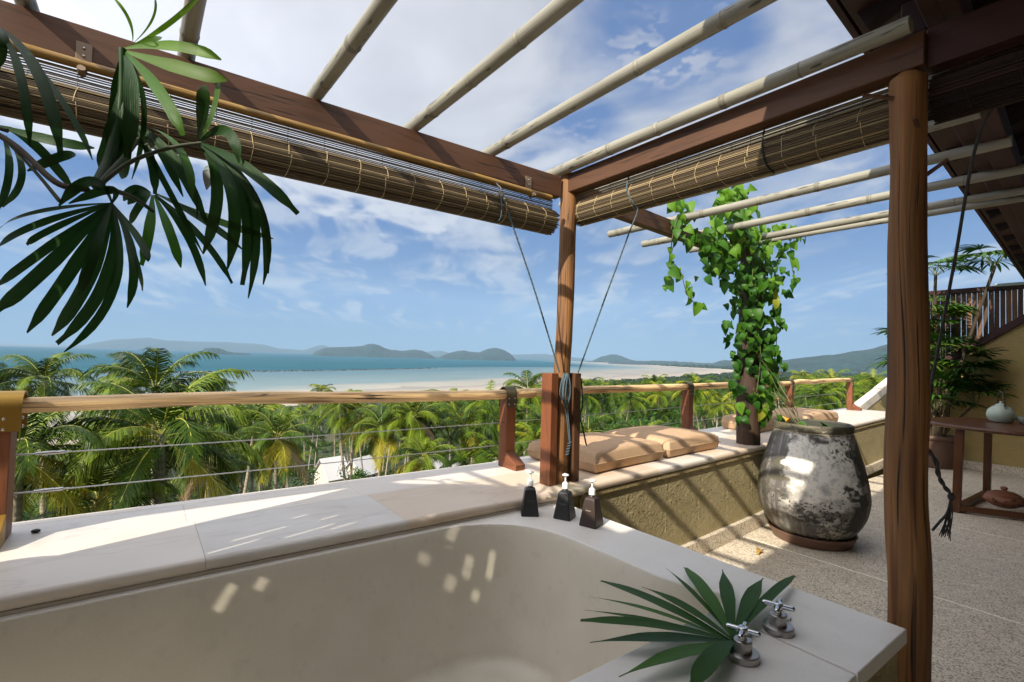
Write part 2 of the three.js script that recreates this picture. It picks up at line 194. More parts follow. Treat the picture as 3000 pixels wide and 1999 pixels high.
const M = {
  marble: std([0.74, 0.69, 0.63], 0.42, { map: marbleT }), marbleWarm: std([0.74, 0.62, 0.50], 0.42, { map: marbleT }), marbleTan: std([0.66, 0.56, 0.45], 0.45, { map: marbleT }), marbleGrey: std([0.66, 0.64, 0.61], 0.42, { map: marbleT }),
  rim: std([0.84, 0.81, 0.76], 0.4, { map: fineT }), basin: std([0.70, 0.655, 0.56], 0.36, { map: rep(fineT, 1, 1) }),
  terrazzo: std([0.84, 0.78, 0.68], 0.6, { map: rep(terrT, 1.5, 1.5) }), grout: std([0.9, 0.84, 0.66], 0.8),
  plaster: std([0.45, 0.375, 0.215], 0.92, { map: plasterT, bumpMap: rep(plasterB, 2.6, 2.6), bumpScale: 0.010 }), plasterFine: std([0.46, 0.36, 0.185], 0.92, { map: plasterT, bumpMap: rep(plasterB, 2.5, 2.5), bumpScale: 0.004 }),
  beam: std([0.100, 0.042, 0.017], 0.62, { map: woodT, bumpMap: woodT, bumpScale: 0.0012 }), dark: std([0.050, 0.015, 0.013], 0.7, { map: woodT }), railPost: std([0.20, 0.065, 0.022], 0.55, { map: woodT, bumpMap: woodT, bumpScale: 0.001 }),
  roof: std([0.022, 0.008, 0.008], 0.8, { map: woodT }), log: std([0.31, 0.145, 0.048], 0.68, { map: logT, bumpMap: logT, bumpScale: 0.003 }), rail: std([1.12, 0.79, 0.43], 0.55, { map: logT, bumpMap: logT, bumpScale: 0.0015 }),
  bamboo: std([0.375, 0.365, 0.335], 0.5, { map: bambooT, bumpMap: bambooT, bumpScale: 0.001 }), node: std([0.28, 0.265, 0.235], 0.6, { map: bambooT }), rod: std([0.42, 0.25, 0.075], 0.4, { map: bambooT }),
  reed: std([1, 1, 1], 0.7, { vertexColors: true }), thread: std([0.72, 0.56, 0.30], 0.8), fabric: std([0.57, 0.375, 0.22], 0.95, { map: fabricT, bumpMap: fabricB, bumpScale: 0.0012 }),
  brass: std([0.40, 0.235, 0.045], 0.42, { metalness: 0.75 }), bronze: std([0.12, 0.10, 0.06], 0.5, { metalness: 0.5 }), steel: std([0.55, 0.55, 0.55], 0.3, { metalness: 1 }), chrome: std([0.62, 0.63, 0.65], 0.13, { metalness: 1 }), brushed: std([0.42, 0.40, 0.38], 0.36, { metalness: 1 }), iron: std([0.10, 0.095, 0.09], 0.6, { metalness: 0.6 }),
  rope: std([0.075, 0.115, 0.13], 0.85), ropeDark: std([0.018, 0.018, 0.022], 0.85), cord: std([0.05, 0.05, 0.05], 0.8),
  white: std([0.82, 0.82, 0.80], 0.35), black: std([0.022, 0.022, 0.024], 0.38), brown: std([0.04, 0.024, 0.02], 0.42),
  leafDark: phys([0.020, 0.062, 0.012], 0.45, { map: leafT, bumpMap: leafT, bumpScale: 0.002, transmission: 0.32, thickness: 0, side: THREE.DoubleSide }), leafMid: phys([0.055, 0.15, 0.012], 0.45, { map: leafT, bumpMap: leafT, bumpScale: 0.002, transmission: 0.35, thickness: 0, side: THREE.DoubleSide }), leafLit: phys([0.105, 0.215, 0.010], 0.5, { map: leafT, transmission: 0.5, thickness: 0, side: THREE.DoubleSide }), leafDry: phys([0.30, 0.33, 0.34], 0.6, { map: leafT, side: THREE.DoubleSide }),  // leaf tones: a backlit glow is put into the brightest one
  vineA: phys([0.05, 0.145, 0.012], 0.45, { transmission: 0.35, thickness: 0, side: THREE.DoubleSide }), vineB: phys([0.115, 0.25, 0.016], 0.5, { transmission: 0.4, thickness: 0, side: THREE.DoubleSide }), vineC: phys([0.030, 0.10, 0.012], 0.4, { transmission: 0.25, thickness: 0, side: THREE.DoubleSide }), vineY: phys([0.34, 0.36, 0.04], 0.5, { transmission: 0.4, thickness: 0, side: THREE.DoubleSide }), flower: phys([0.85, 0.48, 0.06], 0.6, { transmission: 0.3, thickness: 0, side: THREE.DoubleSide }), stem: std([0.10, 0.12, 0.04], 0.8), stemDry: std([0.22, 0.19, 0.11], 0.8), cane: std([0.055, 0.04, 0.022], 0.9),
  frondA: phys([0.044, 0.086, 0.005], 0.42, { transmission: 0.12, thickness: 0, side: THREE.DoubleSide }), frondB: phys([0.105, 0.155, 0.006], 0.45, { transmission: 0.15, thickness: 0, side: THREE.DoubleSide }), frondC: phys([0.016, 0.040, 0.004], 0.4, { transmission: 0.1, thickness: 0, side: THREE.DoubleSide }), frondY: phys([0.33, 0.29, 0.02], 0.5, { transmission: 0.35, thickness: 0, side: THREE.DoubleSide }), frondDry: std([0.26, 0.17, 0.08], 0.8, { side: THREE.DoubleSide }),
  trunk: std([0.42, 0.36, 0.28], 0.9, { map: trunkT, bumpMap: trunkT, bumpScale: 0.02 }), bark: std([0.16, 0.12, 0.085], 0.9, { map: trunkT }),
  bush: phys([1, 1, 1], 0.55, { transmission: 0.12, thickness: 0, side: THREE.DoubleSide }), crown: phys([0.042, 0.105, 0.012], 0.5, { transmission: 0.12, thickness: 0, side: THREE.DoubleSide }), crownBright: phys([0.20, 0.33, 0.015], 0.5, { transmission: 0.35, thickness: 0, side: THREE.DoubleSide }),  // tree crowns come in a dark and a bright green
  rimLeaf: phys([0.026, 0.080, 0.009], 0.5, { map: leafT, bumpMap: leafT, bumpScale: 0.002, transmission: 0.2, thickness: 0, side: THREE.DoubleSide }), leafFallen: std([0.35, 0.2, 0.03], 0.7, { side: THREE.DoubleSide }),
  slatA: std([0.20, 0.10, 0.05], 0.75, { map: woodT }), slatB: std([0.10, 0.055, 0.035], 0.8, { map: woodT }), capGreen: std([0.42, 0.48, 0.44], 0.6),
  jarInside: std([0.07, 0.075, 0.06], 0.5), clayDark: std([0.12, 0.045, 0.025], 0.7),
  hill: std([0.012, 0.048, 0.052], 0.95, { map: hillT }),  // blue of distant haze put into the woodland colour
  strap: std([0.24, 0.17, 0.11], 0.5, { metalness: 0.3 }), midrib: std([0.36, 0.34, 0.05], 0.6), bedding: std([0.6, 0.55, 0.48], 0.9), sea: phys([1, 1, 1], 0.55, { vertexColors: true, bumpMap: waveB, bumpScale: 0.25, specularIntensity: 0.22 }),
  wallShade: std([0.48, 0.35, 0.15], 0.92, { map: plasterT, bumpMap: rep(plasterB, 2.5, 2.5), bumpScale: 0.004 }),
  reedShaded: std([0.10, 0.04, 0.03], 0.8, { vertexColors: true }),  // reed colour darkened to carry the shade under the roof
  frondY2: phys([0.21, 0.23, 0.012], 0.5, { transmission: 0.15, thickness: 0, side: THREE.DoubleSide }),
  stalkDark: std([0.035, 0.045, 0.015], 0.7),
  vineWood: std([0.070, 0.038, 0.022], 0.75, { map: logT }),
  pot: std([0.12, 0.066, 0.045], 0.6, { map: fineT }), dish: std([0.16, 0.085, 0.06], 0.4, { map: fineT }), clay: std([0.26, 0.10, 0.05], 0.55), table: std([0.115, 0.04, 0.013], 0.35, { map: woodT }), celadon: std([0.42, 0.48, 0.40], 0.25, { map: fineT }), soil: std([0.05, 0.035, 0.025], 1),
  roofWhite: std([0.58, 0.57, 0.56], 0.7), wallPale: std([0.55, 0.5, 0.42], 0.9), glassDark: std([0.02, 0.025, 0.03], 0.2), rock: std([0.055, 0.05, 0.045], 0.9),
};

// ---------------------------------------------------------------- terrace: floor, ledge, bench, bath
const R0 = rng(7);
const pick = (r, a) => a[Math.floor(r() * a.length)];
{
  const base = struct('floor', uvBox(new THREE.BoxGeometry(15, 0.3, 6.6).translate(2.2, -0.152, 1.45), 'x'), M.grout, 'speckled grey terrazzo terrace floor with pale strips between the bays');
  const xs = [-5.2, -1.43, 0.2, 1.826, 3.455, 5.1, 6.72, 8.12];
  for (let i = 0; i < xs.length - 1; i++) for (const [z0, z1] of [[-2.05, 0.8], [0.81, 3.6]]) part('tile', shiftUV(box(xs[i] + 0.008, xs[i + 1] - 0.008, -0.03, 0, z0, z1, 0.002, 'x', 1), R0(), R0()), M.terrazzo, base);
}
function slabRow(parent, cuts, z0, z1, y1, th, nose, mats, seed) { // stone slabs along x between z0 (front) and z1 (back), the front edge rounded when nose
  const r = rng(seed);
  for (let i = 0; i < cuts.length - 1; i++) {
    const L = cuts[i + 1] - cuts[i] - 0.0009, s = new THREE.Shape(), rr = nose ? th * 0.48 : 0.001, dy = (r() - 0.5) * 0.0008;
    s.moveTo(-z1, 0); s.lineTo(-z1, th); s.lineTo(-z0 + rr, th); s.absarc(-z0 + rr, th - rr, rr, Math.PI / 2, Math.PI, false); s.lineTo(-z0, rr); s.absarc(-z0 + rr, rr, rr, Math.PI, Math.PI * 1.5, false); s.lineTo(-z1, 0);
    const g = new THREE.ExtrudeGeometry(s, { depth: L, bevelEnabled: false, curveSegments: 6 }); g.rotateY(Math.PI / 2); g.translate(cuts[i], y1 - th + dy, 0);
    part('slab', shiftUV(uvBox(g, 'x', 0.8), r() * 5, r() * 5), mats(r, i), parent);
  }
}
const span = (a, b, d) => { const o = [a]; while (o[o.length - 1] + d * 1.4 < b) o.push(o[o.length - 1] + d); o.push(b); return o; };
{
  const L = thing('stone_ledge', 'long pale marble ledge running behind the bath below the log rail', 'ledge');
  part('plaster_wall', uvBox(new THREE.BoxGeometry(6.35, 6.56, 0.62).translate(-1.425, -2.72, -2.085), 'x'), M.plasterFine, L);
  const cuts = [-4.6, -3.66, -3.02, -2.38, -1.74, -1.10, -0.46, 0.18, 0.822, 1.462, 1.75];
  slabRow(L, cuts, -1.73, -2.138, 0.6, 0.04, true, (r, i) => [M.marble, M.marbleWarm, M.marbleGrey, M.marble, M.marble, M.marbleTan, M.marble, M.marbleGrey, M.marbleTan, M.marbleWarm][i], 3);
  slabRow(L, cuts.map((c, i) => i && i < 10 ? c - 0.02 : c), -2.139, -2.378, 0.6, 0.04, false, (r, i) => i === 9 ? M.marble : pick(r, [M.marble, M.marble, M.marbleGrey]), 5);
  part('bedding', box(-4.6, 1.74, 0.56, 0.5965, -2.41, -1.76, 0.001), M.bedding, L);
  slabRow(L, span(-4.6, 1.75, 1.3), -2.38, -2.43, 0.6, 0.045, false, () => M.marble, 9);
}
const BENCH_TURN = Math.atan(0.079), benchPos = [1.752, 0, -1.746];
const onBench = (x, y, z) => V(x, y, z).applyAxisAngle(V(0, 1, 0), BENCH_TURN).add(V(...benchPos)); // bench axes: x along, z away from the sea
{
  const B = thing('stone_bench', 'marble topped bench with rough olive plaster front along the terrace edge', 'bench', benchPos, BENCH_TURN);
  part('plaster_wall', uvBox(new THREE.BoxGeometry(6.55, 0.56, 0.62).translate(3.275, 0.28, -0.33), 'x'), M.plaster, B);
  part('outer_wall', uvBox(new THREE.BoxGeometry(6.55, 6, 0.6).translate(3.275, -3.001, -0.345), 'x'), M.plasterFine, B);
  part('skirting', box(0.05, 6.4, 0, 0.1, -0.02, 0.012, 0.004), M.terrazzo, B);
  part('render_band', box(0, 6.5, 0.535, 0.558, -0.019, -0.008, 0.002), M.plasterFine, B);
  const cuts = span(0, 6.55, 0.66);
  slabRow(B, cuts, 0, -0.36, 0.602, 0.042, true, (r, i) => i === 0 ? M.marbleWarm : pick(r, [M.marble, M.marble, M.marbleWarm, M.marbleGrey]), 13);
  slabRow(B, cuts.map((c, i) => i && i < cuts.length - 1 ? c + 0.17 : c), -0.362, -0.70, 0.602, 0.042, false, r => pick(r, [M.marble, M.marble, M.marbleGrey]), 15);
}
// bath
{
  const T = thing('bathtub', 'large sunken cast stone bath with wide pale rim in the foreground', 'bathtub');
  const c = new THREE.Path(); // contour of the basin, as x and -z
  c.moveTo(-0.8, 1.715); c.lineTo(0.95, 1.715); c.bezierCurveTo(1.19, 1.715, 1.315, 1.55, 1.318, 1.32); c.lineTo(1.322, 1.02); c.quadraticCurveTo(1.325, 0.9, 1.385, 0.80); c.lineTo(1.372, 0.772); c.lineTo(-0.8, 0.772); c.quadraticCurveTo(-1.1, 0.772, -1.1, 1.07); c.lineTo(-1.1, 1.42); c.quadraticCurveTo(-1.1, 1.715, -0.8, 1.715);
  const P = c.getSpacedPoints(220).slice(0, 220), pos = [], uv = [], ix = [], N = P.length, lev = [[0.545, 0], [0.538, 0.004], [0.52, 0.009]];
  for (let i = 1; i <= 14; i++) { const t = i / 14; lev.push([0.52 - 0.40 * t ** 0.9, 0.012 + 0.075 * t + 0.02 * t ** 4]); }
  for (let i = 1; i <= 8; i++) { const a = (i / 8) * Math.PI / 2; lev.push([0.12 - 0.06 * Math.sin(a), 0.107 + 0.09 * (1 - Math.cos(a))]); }
  let run = 0; lev.forEach(([y, ins], k) => { if (k) run += Math.hypot(y - lev[k - 1][0], ins - lev[k - 1][1]); let s = 0; for (let j = 0; j <= N; j++) { const p = P[j % N], q = P[(j + 1) % N], cx = Math.min(0.9, Math.max(-0.7, p.x)), cz = 1.24, dx = cx - p.x, dz = cz - p.y, l = Math.hypot(dx, dz); pos.push(p.x + dx / l * ins, y, -(p.y + dz / l * ins)); uv.push(s, run); s += Math.hypot(q.x - p.x, q.y - p.y); } });
  for (let k = 0; k < lev.length - 1; k++) for (let j = 0; j < N; j++) { const a = k * (N + 1) + j, b = a + N + 1; ix.push(a, b, a + 1, b, b + 1, a + 1); }
  const last = (lev.length - 1) * (N + 1), cc = pos.length / 3; pos.push(0.1, 0.058, -1.24); uv.push(0, 0); for (let j = 0; j < N; j++) ix.push(cc, last + j + 1, last + j);
  const g = new THREE.BufferGeometry(); g.setAttribute('position', new THREE.Float32BufferAttribute(pos, 3)); g.setAttribute('uv', new THREE.Float32BufferAttribute(uv, 2)); g.setIndex(ix); g.computeVertexNormals();
  part('basin', g, M.basin, T);
  part('sealant', box(-1.4, 1.6, 0.547, 0.5605, -1.75, -1.7385, 0.001), M.bedding, T);
  const rimGeo = s => { const q = new THREE.ExtrudeGeometry(s, { depth: 0.03, bevelEnabled: true, bevelThickness: 0.004, bevelSize: 0.003, bevelSegments: 2, curveSegments: 40 }); q.rotateX(-Math.PI / 2); q.translate(0, 0.516, 0); return uvBox(q, 'x'); };
  const b = new THREE.Shape(); b.moveTo(-1.4, 1.742); b.lineTo(1.6, 1.742); b.lineTo(1.6, 0.434); b.lineTo(1.283, 0.434); b.lineTo(1.283, 0.769);
  { let i0 = 0; P.forEach((p, i) => { if (Math.hypot(p.x - 1.372, p.y - 0.772) < Math.hypot(P[i0].x - 1.372, P[i0].y - 0.772)) i0 = i; }); for (let k = 0; k < N; k++) { const p = P[(i0 - k + N) % N]; if (k > N * 0.55 && p.y < 0.776) break; b.lineTo(p.x + (p.x > 1.2 ? 0.003 : 0), p.y + (p.y > 1.7 ? 0.003 : 0)); } }
  b.lineTo(-1.4, 0.769); b.lineTo(-1.4, 1.742);
  part('rim', rimGeo(b), M.rim, T);
  const a = new THREE.Shape(); a.moveTo(-1.4, 0.434); a.lineTo(1.270, 0.434); a.lineTo(1.270, 0.766); a.lineTo(-1.4, 0.766); part('rim', rimGeo(a), M.rim, T);
  part('side_panel', uvBox(new THREE.BoxGeometry(0.035, 0.512, 1.29).translate(1.565, 0.256, -1.09), 'z'), M.plaster, T);
  part('side_panel', uvBox(new THREE.BoxGeometry(2.94, 0.512, 0.035).translate(0.075, 0.256, -0.4615), 'x'), M.plaster, T);
}
function bottle(label, text, font, mat, pos, turn) {
  const b = thing('pump_bottle', label, 'soap bottle', pos, turn, 'pump bottles on the bath corner');
  const q = (w, d, y) => [[-w, y, -d], [w, y, -d], [w, y, d], [-w, y, d]], rings = [];
  const ring = (w, y, r) => { const o = []; for (let k = 0; k < 4; k++) for (let i = 0; i <= 4; i++) { const a = (k * 90 + i * 22.5) * RAD, cx = (k === 0 || k === 3 ? 1 : -1) * (w - r), cz = (k < 2 ? 1 : -1) * (w - r); o.push([cx + Math.cos(a) * r, y, cz + Math.sin(a) * r]); } rings.push(o); };
  ring(0.030, 0, 0.002); ring(0.0335, 0.002, 0.004); ring(0.0335, 0.006, 0.004); for (let i = 1; i <= 6; i++) ring(0.0335 - 0.0125 * i / 6, 0.006 + 0.086 * i / 6, 0.004); ring(0.0195, 0.097, 0.006); ring(0.016, 0.101, 0.008); ring(0.011, 0.103, 0.008); ring(0.0095, 0.1035, 0.009); ring(0.0095, 0.110, 0.0094); ring(0.0001, 0.110, 0.0001);
  const pos2 = [], ix = [], n = 20; rings.forEach(o => o.forEach(p => pos2.push(...p))); for (let k = 0; k < rings.length - 1; k++) for (let j = 0; j < n; j++) { const i = k * n + j, j2 = k * n + (j + 1) % n; ix.push(i, i + n, j2, j2, i + n, j2 + n); }
  const g = new THREE.BufferGeometry(); g.setAttribute('position', new THREE.Float32BufferAttribute(pos2, 3)); g.setIndex(ix); const h = g.toNonIndexed(); h.computeVertexNormals(); g.computeVertexNormals();
  part('bottle_body', uvBox(g), mat, b);
  part('pump_collar', lathe([[0.0001, 0.109], [0.0115, 0.109], [0.0118, 0.111], [0.0116, 0.129], [0.010, 0.1305], [0.0065, 0.131], [0.006, 0.135], [0.0045, 0.1355], [0.0038, 0.136]], 24), M.white, b);
  const head = part('pump_head', merge([lathe([[0.0001, 0.134], [0.0032, 0.134], [0.0034, 0.152], [0.005, 0.156], [0.0125, 0.1575], [0.0128, 0.160], [0.011, 0.1625], [0.006, 0.164], [0.0001, 0.1642]], 24), tube([V(0.004, 0.1585, 0), V(0.016, 0.160, 0.001), V(0.0215, 0.157, 0.002), V(0.0225, 0.153, 0.002)], 0.0034, 8, { n: 8 })]), M.white, b);
  const cv = document.createElement('canvas'); cv.width = 256; cv.height = 96; const x = cv.getContext('2d'); x.fillStyle = mat === M.brown ? '#38291f' : '#2a2a2c'; x.fillRect(0, 0, 256, 96); x.fillStyle = mat === M.brown ? '#b9aea6' : '#77777a'; x.font = font; x.textAlign = 'center'; x.textBaseline = 'middle'; x.fillText(text, 128, 50);
  const t = new THREE.CanvasTexture(cv); t.colorSpace = THREE.SRGBColorSpace; const lab = new THREE.PlaneGeometry(0.042, 0.0158); const slope = Math.atan(0.0125 / 0.086); lab.rotateX(-slope); lab.translate(0, 0.058, 0.0335 - 0.0125 * (0.052 / 0.086) + 0.0005);
  part('lettering', lab, std(0xffffff, 0.45, { map: t }), b);
  b.scale.setScalar(1.12); head.rotation.y = 2.2; return b;
}
bottle('near black pump bottle lettered CONDITIONER, leftmost of three on the bath corner', 'CONDITIONER', '24px sans-serif', M.black, [1.362, 0.5495, -1.676], -0.61);
bottle('black pump bottle lettered LIQUID SOAP, middle of three on the bath corner', 'LIQUID SOAP', '26px sans-serif', M.black, [1.458, 0.5495, -1.560], -1.13);
bottle('brown pump bottle lettered shampoo, nearest of three on the bath corner', 'Shampoo', 'bold 26px sans-serif', M.brown, [1.487, 0.5495, -1.433], -1.285);
// taps
function tap(label, pos, turn, chain) {
  const t = thing('bath_tap', label, 'tap', pos, turn, 'cross handle bath taps');
  part('flange', lathe([[0.0001, 0], [0.034, 0], [0.0355, 0.002], [0.0355, 0.014], [0.034, 0.0165], [0.022, 0.0175], [0.0001, 0.0175]], 36), M.brushed, t);
  part('stem', lathe([[0.0001, 0.017], [0.019, 0.017], [0.0195, 0.019], [0.0195, 0.040], [0.018, 0.0425], [0.010, 0.043], [0.008, 0.044], [0.0075, 0.062], [0.0001, 0.062]], 32), M.brushed, t);
  const rod = () => new THREE.CapsuleGeometry(0.0062, 0.062, 4, 14);
  for (const a of [0, Math.PI / 2]) part('handle_bar', rod().rotateZ(Math.PI / 2).rotateY(a).translate(0, 0.062 + (a ? 0.0008 : 0), 0), M.chrome, t);
  part('handle_cap', lathe([[0.0001, 0.055], [0.0105, 0.055], [0.0112, 0.058], [0.0112, 0.068], [0.009, 0.0705], [0.0001, 0.071]], 20), M.chrome, t);
}
tap('chrome cross handle bath tap standing at the palm leaf base, nearer one', [1.125, 0.55, -0.605], 0.35);
tap('chrome cross handle bath tap beside the ball chain, farther one', [1.312, 0.55, -0.615], 0.35);
{
  const path = new THREE.CatmullRomCurve3([V(1.345, 0.592, -0.632), V(1.362, 0.575, -0.638), V(1.376, 0.556, -0.645), V(1.392, 0.5535, -0.655), V(1.408, 0.5535, -0.657), V(1.412, 0.5535, -0.642), V(1.402, 0.5535, -0.628), V(1.388, 0.5535, -0.622), V(1.380, 0.5535, -0.628)]), gs = [];
  for (const p of path.getSpacedPoints(40)) gs.push(new THREE.SphereGeometry(0.0026, 8, 6).translate(p.x, p.y, p.z));
  tag(part('ball_chain', merge(gs), M.steel, scene), 'short steel ball chain curled on the bath rim beside the farther tap', 'chain');
}
{ // palm leaf on the rim
  const t = thing('palm_leaf', 'cut green fan palm leaf lying across the bath rim by the taps', 'leaf');
  const hub = V(1.135, 0.566, -0.632), tips = [[1.099, -1.019, 0.034], [1.003, -0.968, 0.016], [0.939, -0.923, 0.016], [0.898, -0.896, 0.030], [0.849, -0.815, 0.034], [0.81, -0.695, 0.034], [0.898, -0.585, 0.036], [1.182, -0.936, 0.024], [1.349, -0.975, 0.013], [1.405, -0.945, 0.034], [1.486, -0.868, 0.030], [1.546, -0.770, 0.030], [1.644, -0.722, 0.022]];
  const r = rng(5); tips.forEach(([x, z, w], i) => {
    const y = i < 7 ? 0.575 : 0.570, tip = V(x, y + (r() - 0.5) * 0.006, z), h = hub.clone().add(V((r() - 0.5) * 0.006, 0.001 * i, (r() - 0.5) * 0.006)), m = h.clone().lerp(tip, 0.5).add(V(0, 0.010 + 0.006 * r(), 0));
    part('leaflet', blade(h, m, tip, w * 1.25, { n: 14, fold: 0.12, twist: (r() - 0.5) * 0.25, prof: t => Math.min(1, 0.2 + 1.9 * t) * (t > 0.62 ? (i % 3 ? Math.max(0.10, 1 - ((t - 0.62) / 0.33)) : Math.max(0.3, 1 - ((t - 0.62) / 0.38) ** 3)) : 1) }), i % 4 === 1 ? M.leafMid : i % 5 === 4 ? M.leafDark : M.rimLeaf, t);
  });
  part('stalk', tube([V(1.135, 0.566, -0.632), V(1.137, 0.560, -0.612), V(1.14, 0.556, -0.590)], 0.0035, 8, { n: 6 }), M.stem, t);
}
tag(part('fallen_leaf', blade(V(3.20, 0.004, -1.63), V(3.24, 0.022, -1.64), V(3.28, 0.006, -1.642), 0.04, { n: 6, fold: 0.5 }), M.leafFallen, scene), 'small yellow brown leaf fallen on the sunlit floor by the jar', 'leaf');
tag(part('pebble', new THREE.SphereGeometry(0.011, 12, 8).scale(1.15, 0.62, 0.8).translate(-0.252, 0.606, -2.262), M.black, scene), 'tiny black pebble on the ledge beside the left rail post', 'pebble');

// ---------------------------------------------------------------- rails along the edge
function logTube(pts, r, rs, seed, wob, o = {}) { const s = seed * 13.7; return tube(pts, (t, a, l) => r * (1 + wob * (fbm(l * 2.2 + s, Math.cos(a) * 0.6 + 3, 3, 0, seed) - 0.5) * 2 + 0.25 * wob * (vnoise(l * 7 + s, Math.sin(a) + 4, 0, seed + 2) - 0.5)) * (o.taper ? mix(1, o.taper, t) * (1 - 0.55 * sm(0.972, 1, t)) : 1), rs, { around: 1, ...o }); }
const vScale = (g, k) => { const u = g.attributes.uv; for (let i = 0; i < u.count; i++) u.setY(i, u.getY(i) * k); return g; };
tag(part('rail_log', vScale(logTube([V(-2.6, 1.02, -2.30), V(-1.2, 1.022, -2.302), V(-0.3, 1.017, -2.30), V(0.3, 1.024, -2.303), V(0.75, 1.014, -2.298), V(1.2, 1.008, -2.302), V(1.69, 1.006, -2.30), V(1.88, 1.008, -2.302)], 0.0265, 20, 3, 0.10, { n: 90 }), 0.8), M.rail, scene), 'peeled honey coloured log handrail left of the rope post', 'handrail');
{
  const pts = [[0.06, 1.010, -0.55], [0.55, 1.016, -0.548], [1.0, 1.012, -0.553], [1.5, 1.011, -0.548], [1.95, 1.010, -0.55], [2.6, 1.011, -0.552], [3.0, 1.006, -0.55], [3.6, 1.004, -0.548], [4.12, 1.004, -0.552]].map(p => onBench(...p));
  tag(part('rail_log', vScale(logTube(pts, 0.026, 18, 8, 0.12, { n: 80 }), 0.8), M.rail, scene), 'peeled log handrail between the rope post and the flowering jar', 'handrail');
  const p2 = [[4.12, 1.006, -0.55], [4.4, 1.022, -0.553], [4.8, 1.010, -0.548], [5.2, 1.020, -0.552], [5.7, 1.024, -0.55], [6.28, 1.018, -0.55]].map(p => onBench(...p));
  tag(part('rail_log', vScale(logTube(p2, 0.026, 18, 11, 0.13, { n: 50 }), 0.8), M.rail, scene), 'crooked peeled log handrail at the far right end', 'handrail');
}
function railPost(label, at, turn, sleeve, big) {            // axes: x along the rail, z towards the terrace
  const t = thing('rail_post', label, 'post', at, turn, 'short brown posts carrying the handrail'), w = big ? 0.075 : 0.066, d = big ? 0.105 : 0.07;
  part('post_body', box(-w / 2, w / 2, 0, sleeve ? 0.40 : 0.388, -d / 2, d / 2, 0.004, 'y'), M.railPost, t);
  const s = new THREE.Shape(); s.moveTo(d / 2 + 0.001, 0); s.lineTo(d / 2 + 0.095, 0); s.lineTo(d / 2 + 0.095, 0.028); s.lineTo(d / 2 + 0.001, 0.085); const g = new THREE.ExtrudeGeometry(s, { depth: w - 0.004, bevelEnabled: true, bevelSize: 0.002, bevelThickness: 0.002, bevelSegments: 1 }); g.rotateY(-Math.PI / 2); g.translate(w / 2 - 0.002, 0, 0);
  part('foot', uvBox(g, 'z'), big ? M.brass : M.railPost, t);
  const m = sleeve || M.bronze, k = big ? 0.006 : 0.004, h0 = big ? 0.345 : 0.335, r = big ? d / 2 : 0.032;
  const c = new THREE.Shape(); const R = (big ? 0.036 : 0.031), D = Math.max(R, d / 2); c.moveTo(-D - k, h0); c.lineTo(-D - k, 0.41); c.absarc(0, 0.41, D + k, Math.PI, 0, true); c.lineTo(D + k, h0); c.lineTo(D + 0.0004, h0); c.lineTo(D + 0.0004, 0.41); c.absarc(0, 0.41, D + 0.0004, 0, Math.PI, false); c.lineTo(-D - 0.0004, h0); c.lineTo(-D - k, h0);
  const sg = new THREE.ExtrudeGeometry(c, { depth: w + 0.004, bevelEnabled: false, curveSegments: 14 }); sg.rotateY(Math.PI / 2); sg.scale(1, big ? 1 : 1, 1); sg.translate(-w / 2 - 0.002, 0, 0);
  if (big) { sg.scale(1.5, 1, 1); }
  part('strap', uvBox(sg), m, t);
  for (const [x, y] of [[-0.02, 0.352], [0.02, 0.352], [-0.02, 0.385], [0.02, 0.385]]) part('bolt', new THREE.SphereGeometry(0.0042, 10, 8).scale(1, 1, 0.6).translate(x, y, D + k), M.steel, t);
  if (big) for (const y of [0.358, 0.385]) part('bolt', new THREE.SphereGeometry(0.006, 10, 8).scale(0.6, 1, 1).translate((w / 2 + 0.002) * 1.5, y, 0.03), M.steel, t);
}
railPost('red brown rail post with brass sleeve and foot at the left edge', [-0.352, 0.6, -2.252], 0, M.brass, true);
railPost('brown rail post with sloping foot just left of the rope post', [1.692, 0.6, -2.302], 0);
{ const lab = ['brown rail post behind the middle tan cushion', 'brown rail post behind the jar below the joint of two logs', 'last brown rail post at the far end of the bench']; [1.93, 4.1, 6.28].forEach((x, i) => { const p = onBench(x, 0.602, -0.55); railPost(lab[i], [p.x, p.y, p.z], BENCH_TURN); }); }
function cable(label, a, b, r, buckle) {
  const t = thing('wire_cable', label, 'cable', [0, 0, 0], 0, 'steel wires under the handrail');
  part('strand', tube([a, a.clone().lerp(b, 0.5).add(V(0, -0.004, 0)), b], (q, an, l) => r * (1 + 0.15 * Math.sin(an * 3 + l * 700)), 7, { n: buckle ? 160 : 40 }), M.steel, t);
  if (buckle) {
    const at = (p, q, R, n = 6) => { const d = b.clone().sub(a).normalize(); return tube([a.clone().addScaledVector(d, p), a.clone().addScaledVector(d, q)], R, n, { n: 1 }); };
    part('turnbuckle', merge([at(0.045, 0.062, 0.0055), at(0.062, 0.094, 0.0068, 12), at(0.094, 0.10, 0.0058, 12), at(0.10, 0.118, 0.0066)]), M.steel, t); part('threaded_rod', at(-0.01, 0.05, 0.0028, 10), M.steel, t); part('threaded_rod', at(0.115, 0.135, 0.003, 10), M.steel, t);
  }
}
cable('upper steel cable with turnbuckle below the left handrail', V(-0.31, 0.856, -2.285), V(1.66, 0.849, -2.295), 0.0022, true);
cable('lower steel cable with turnbuckle just above the ledge', V(-0.31, 0.731, -2.285), V(1.66, 0.724, -2.295), 0.0022, true);
for (const [y, n] of [[0.85, 'upper'], [0.725, 'lower']]) {
  cable(`${n} thin steel cable behind the two near cushions`, V(1.72, y, -2.30), onBench(1.9, y, -0.55), 0.002);
  cable(`${n} thin steel cable behind the vine covered post`, onBench(1.96, y, -0.55), onBench(4.07, y, -0.55), 0.002);
  cable(`${n} thin steel cable at the far right of the bench`, onBench(4.13, y, -0.55), onBench(6.25, y, -0.55), 0.002);
}
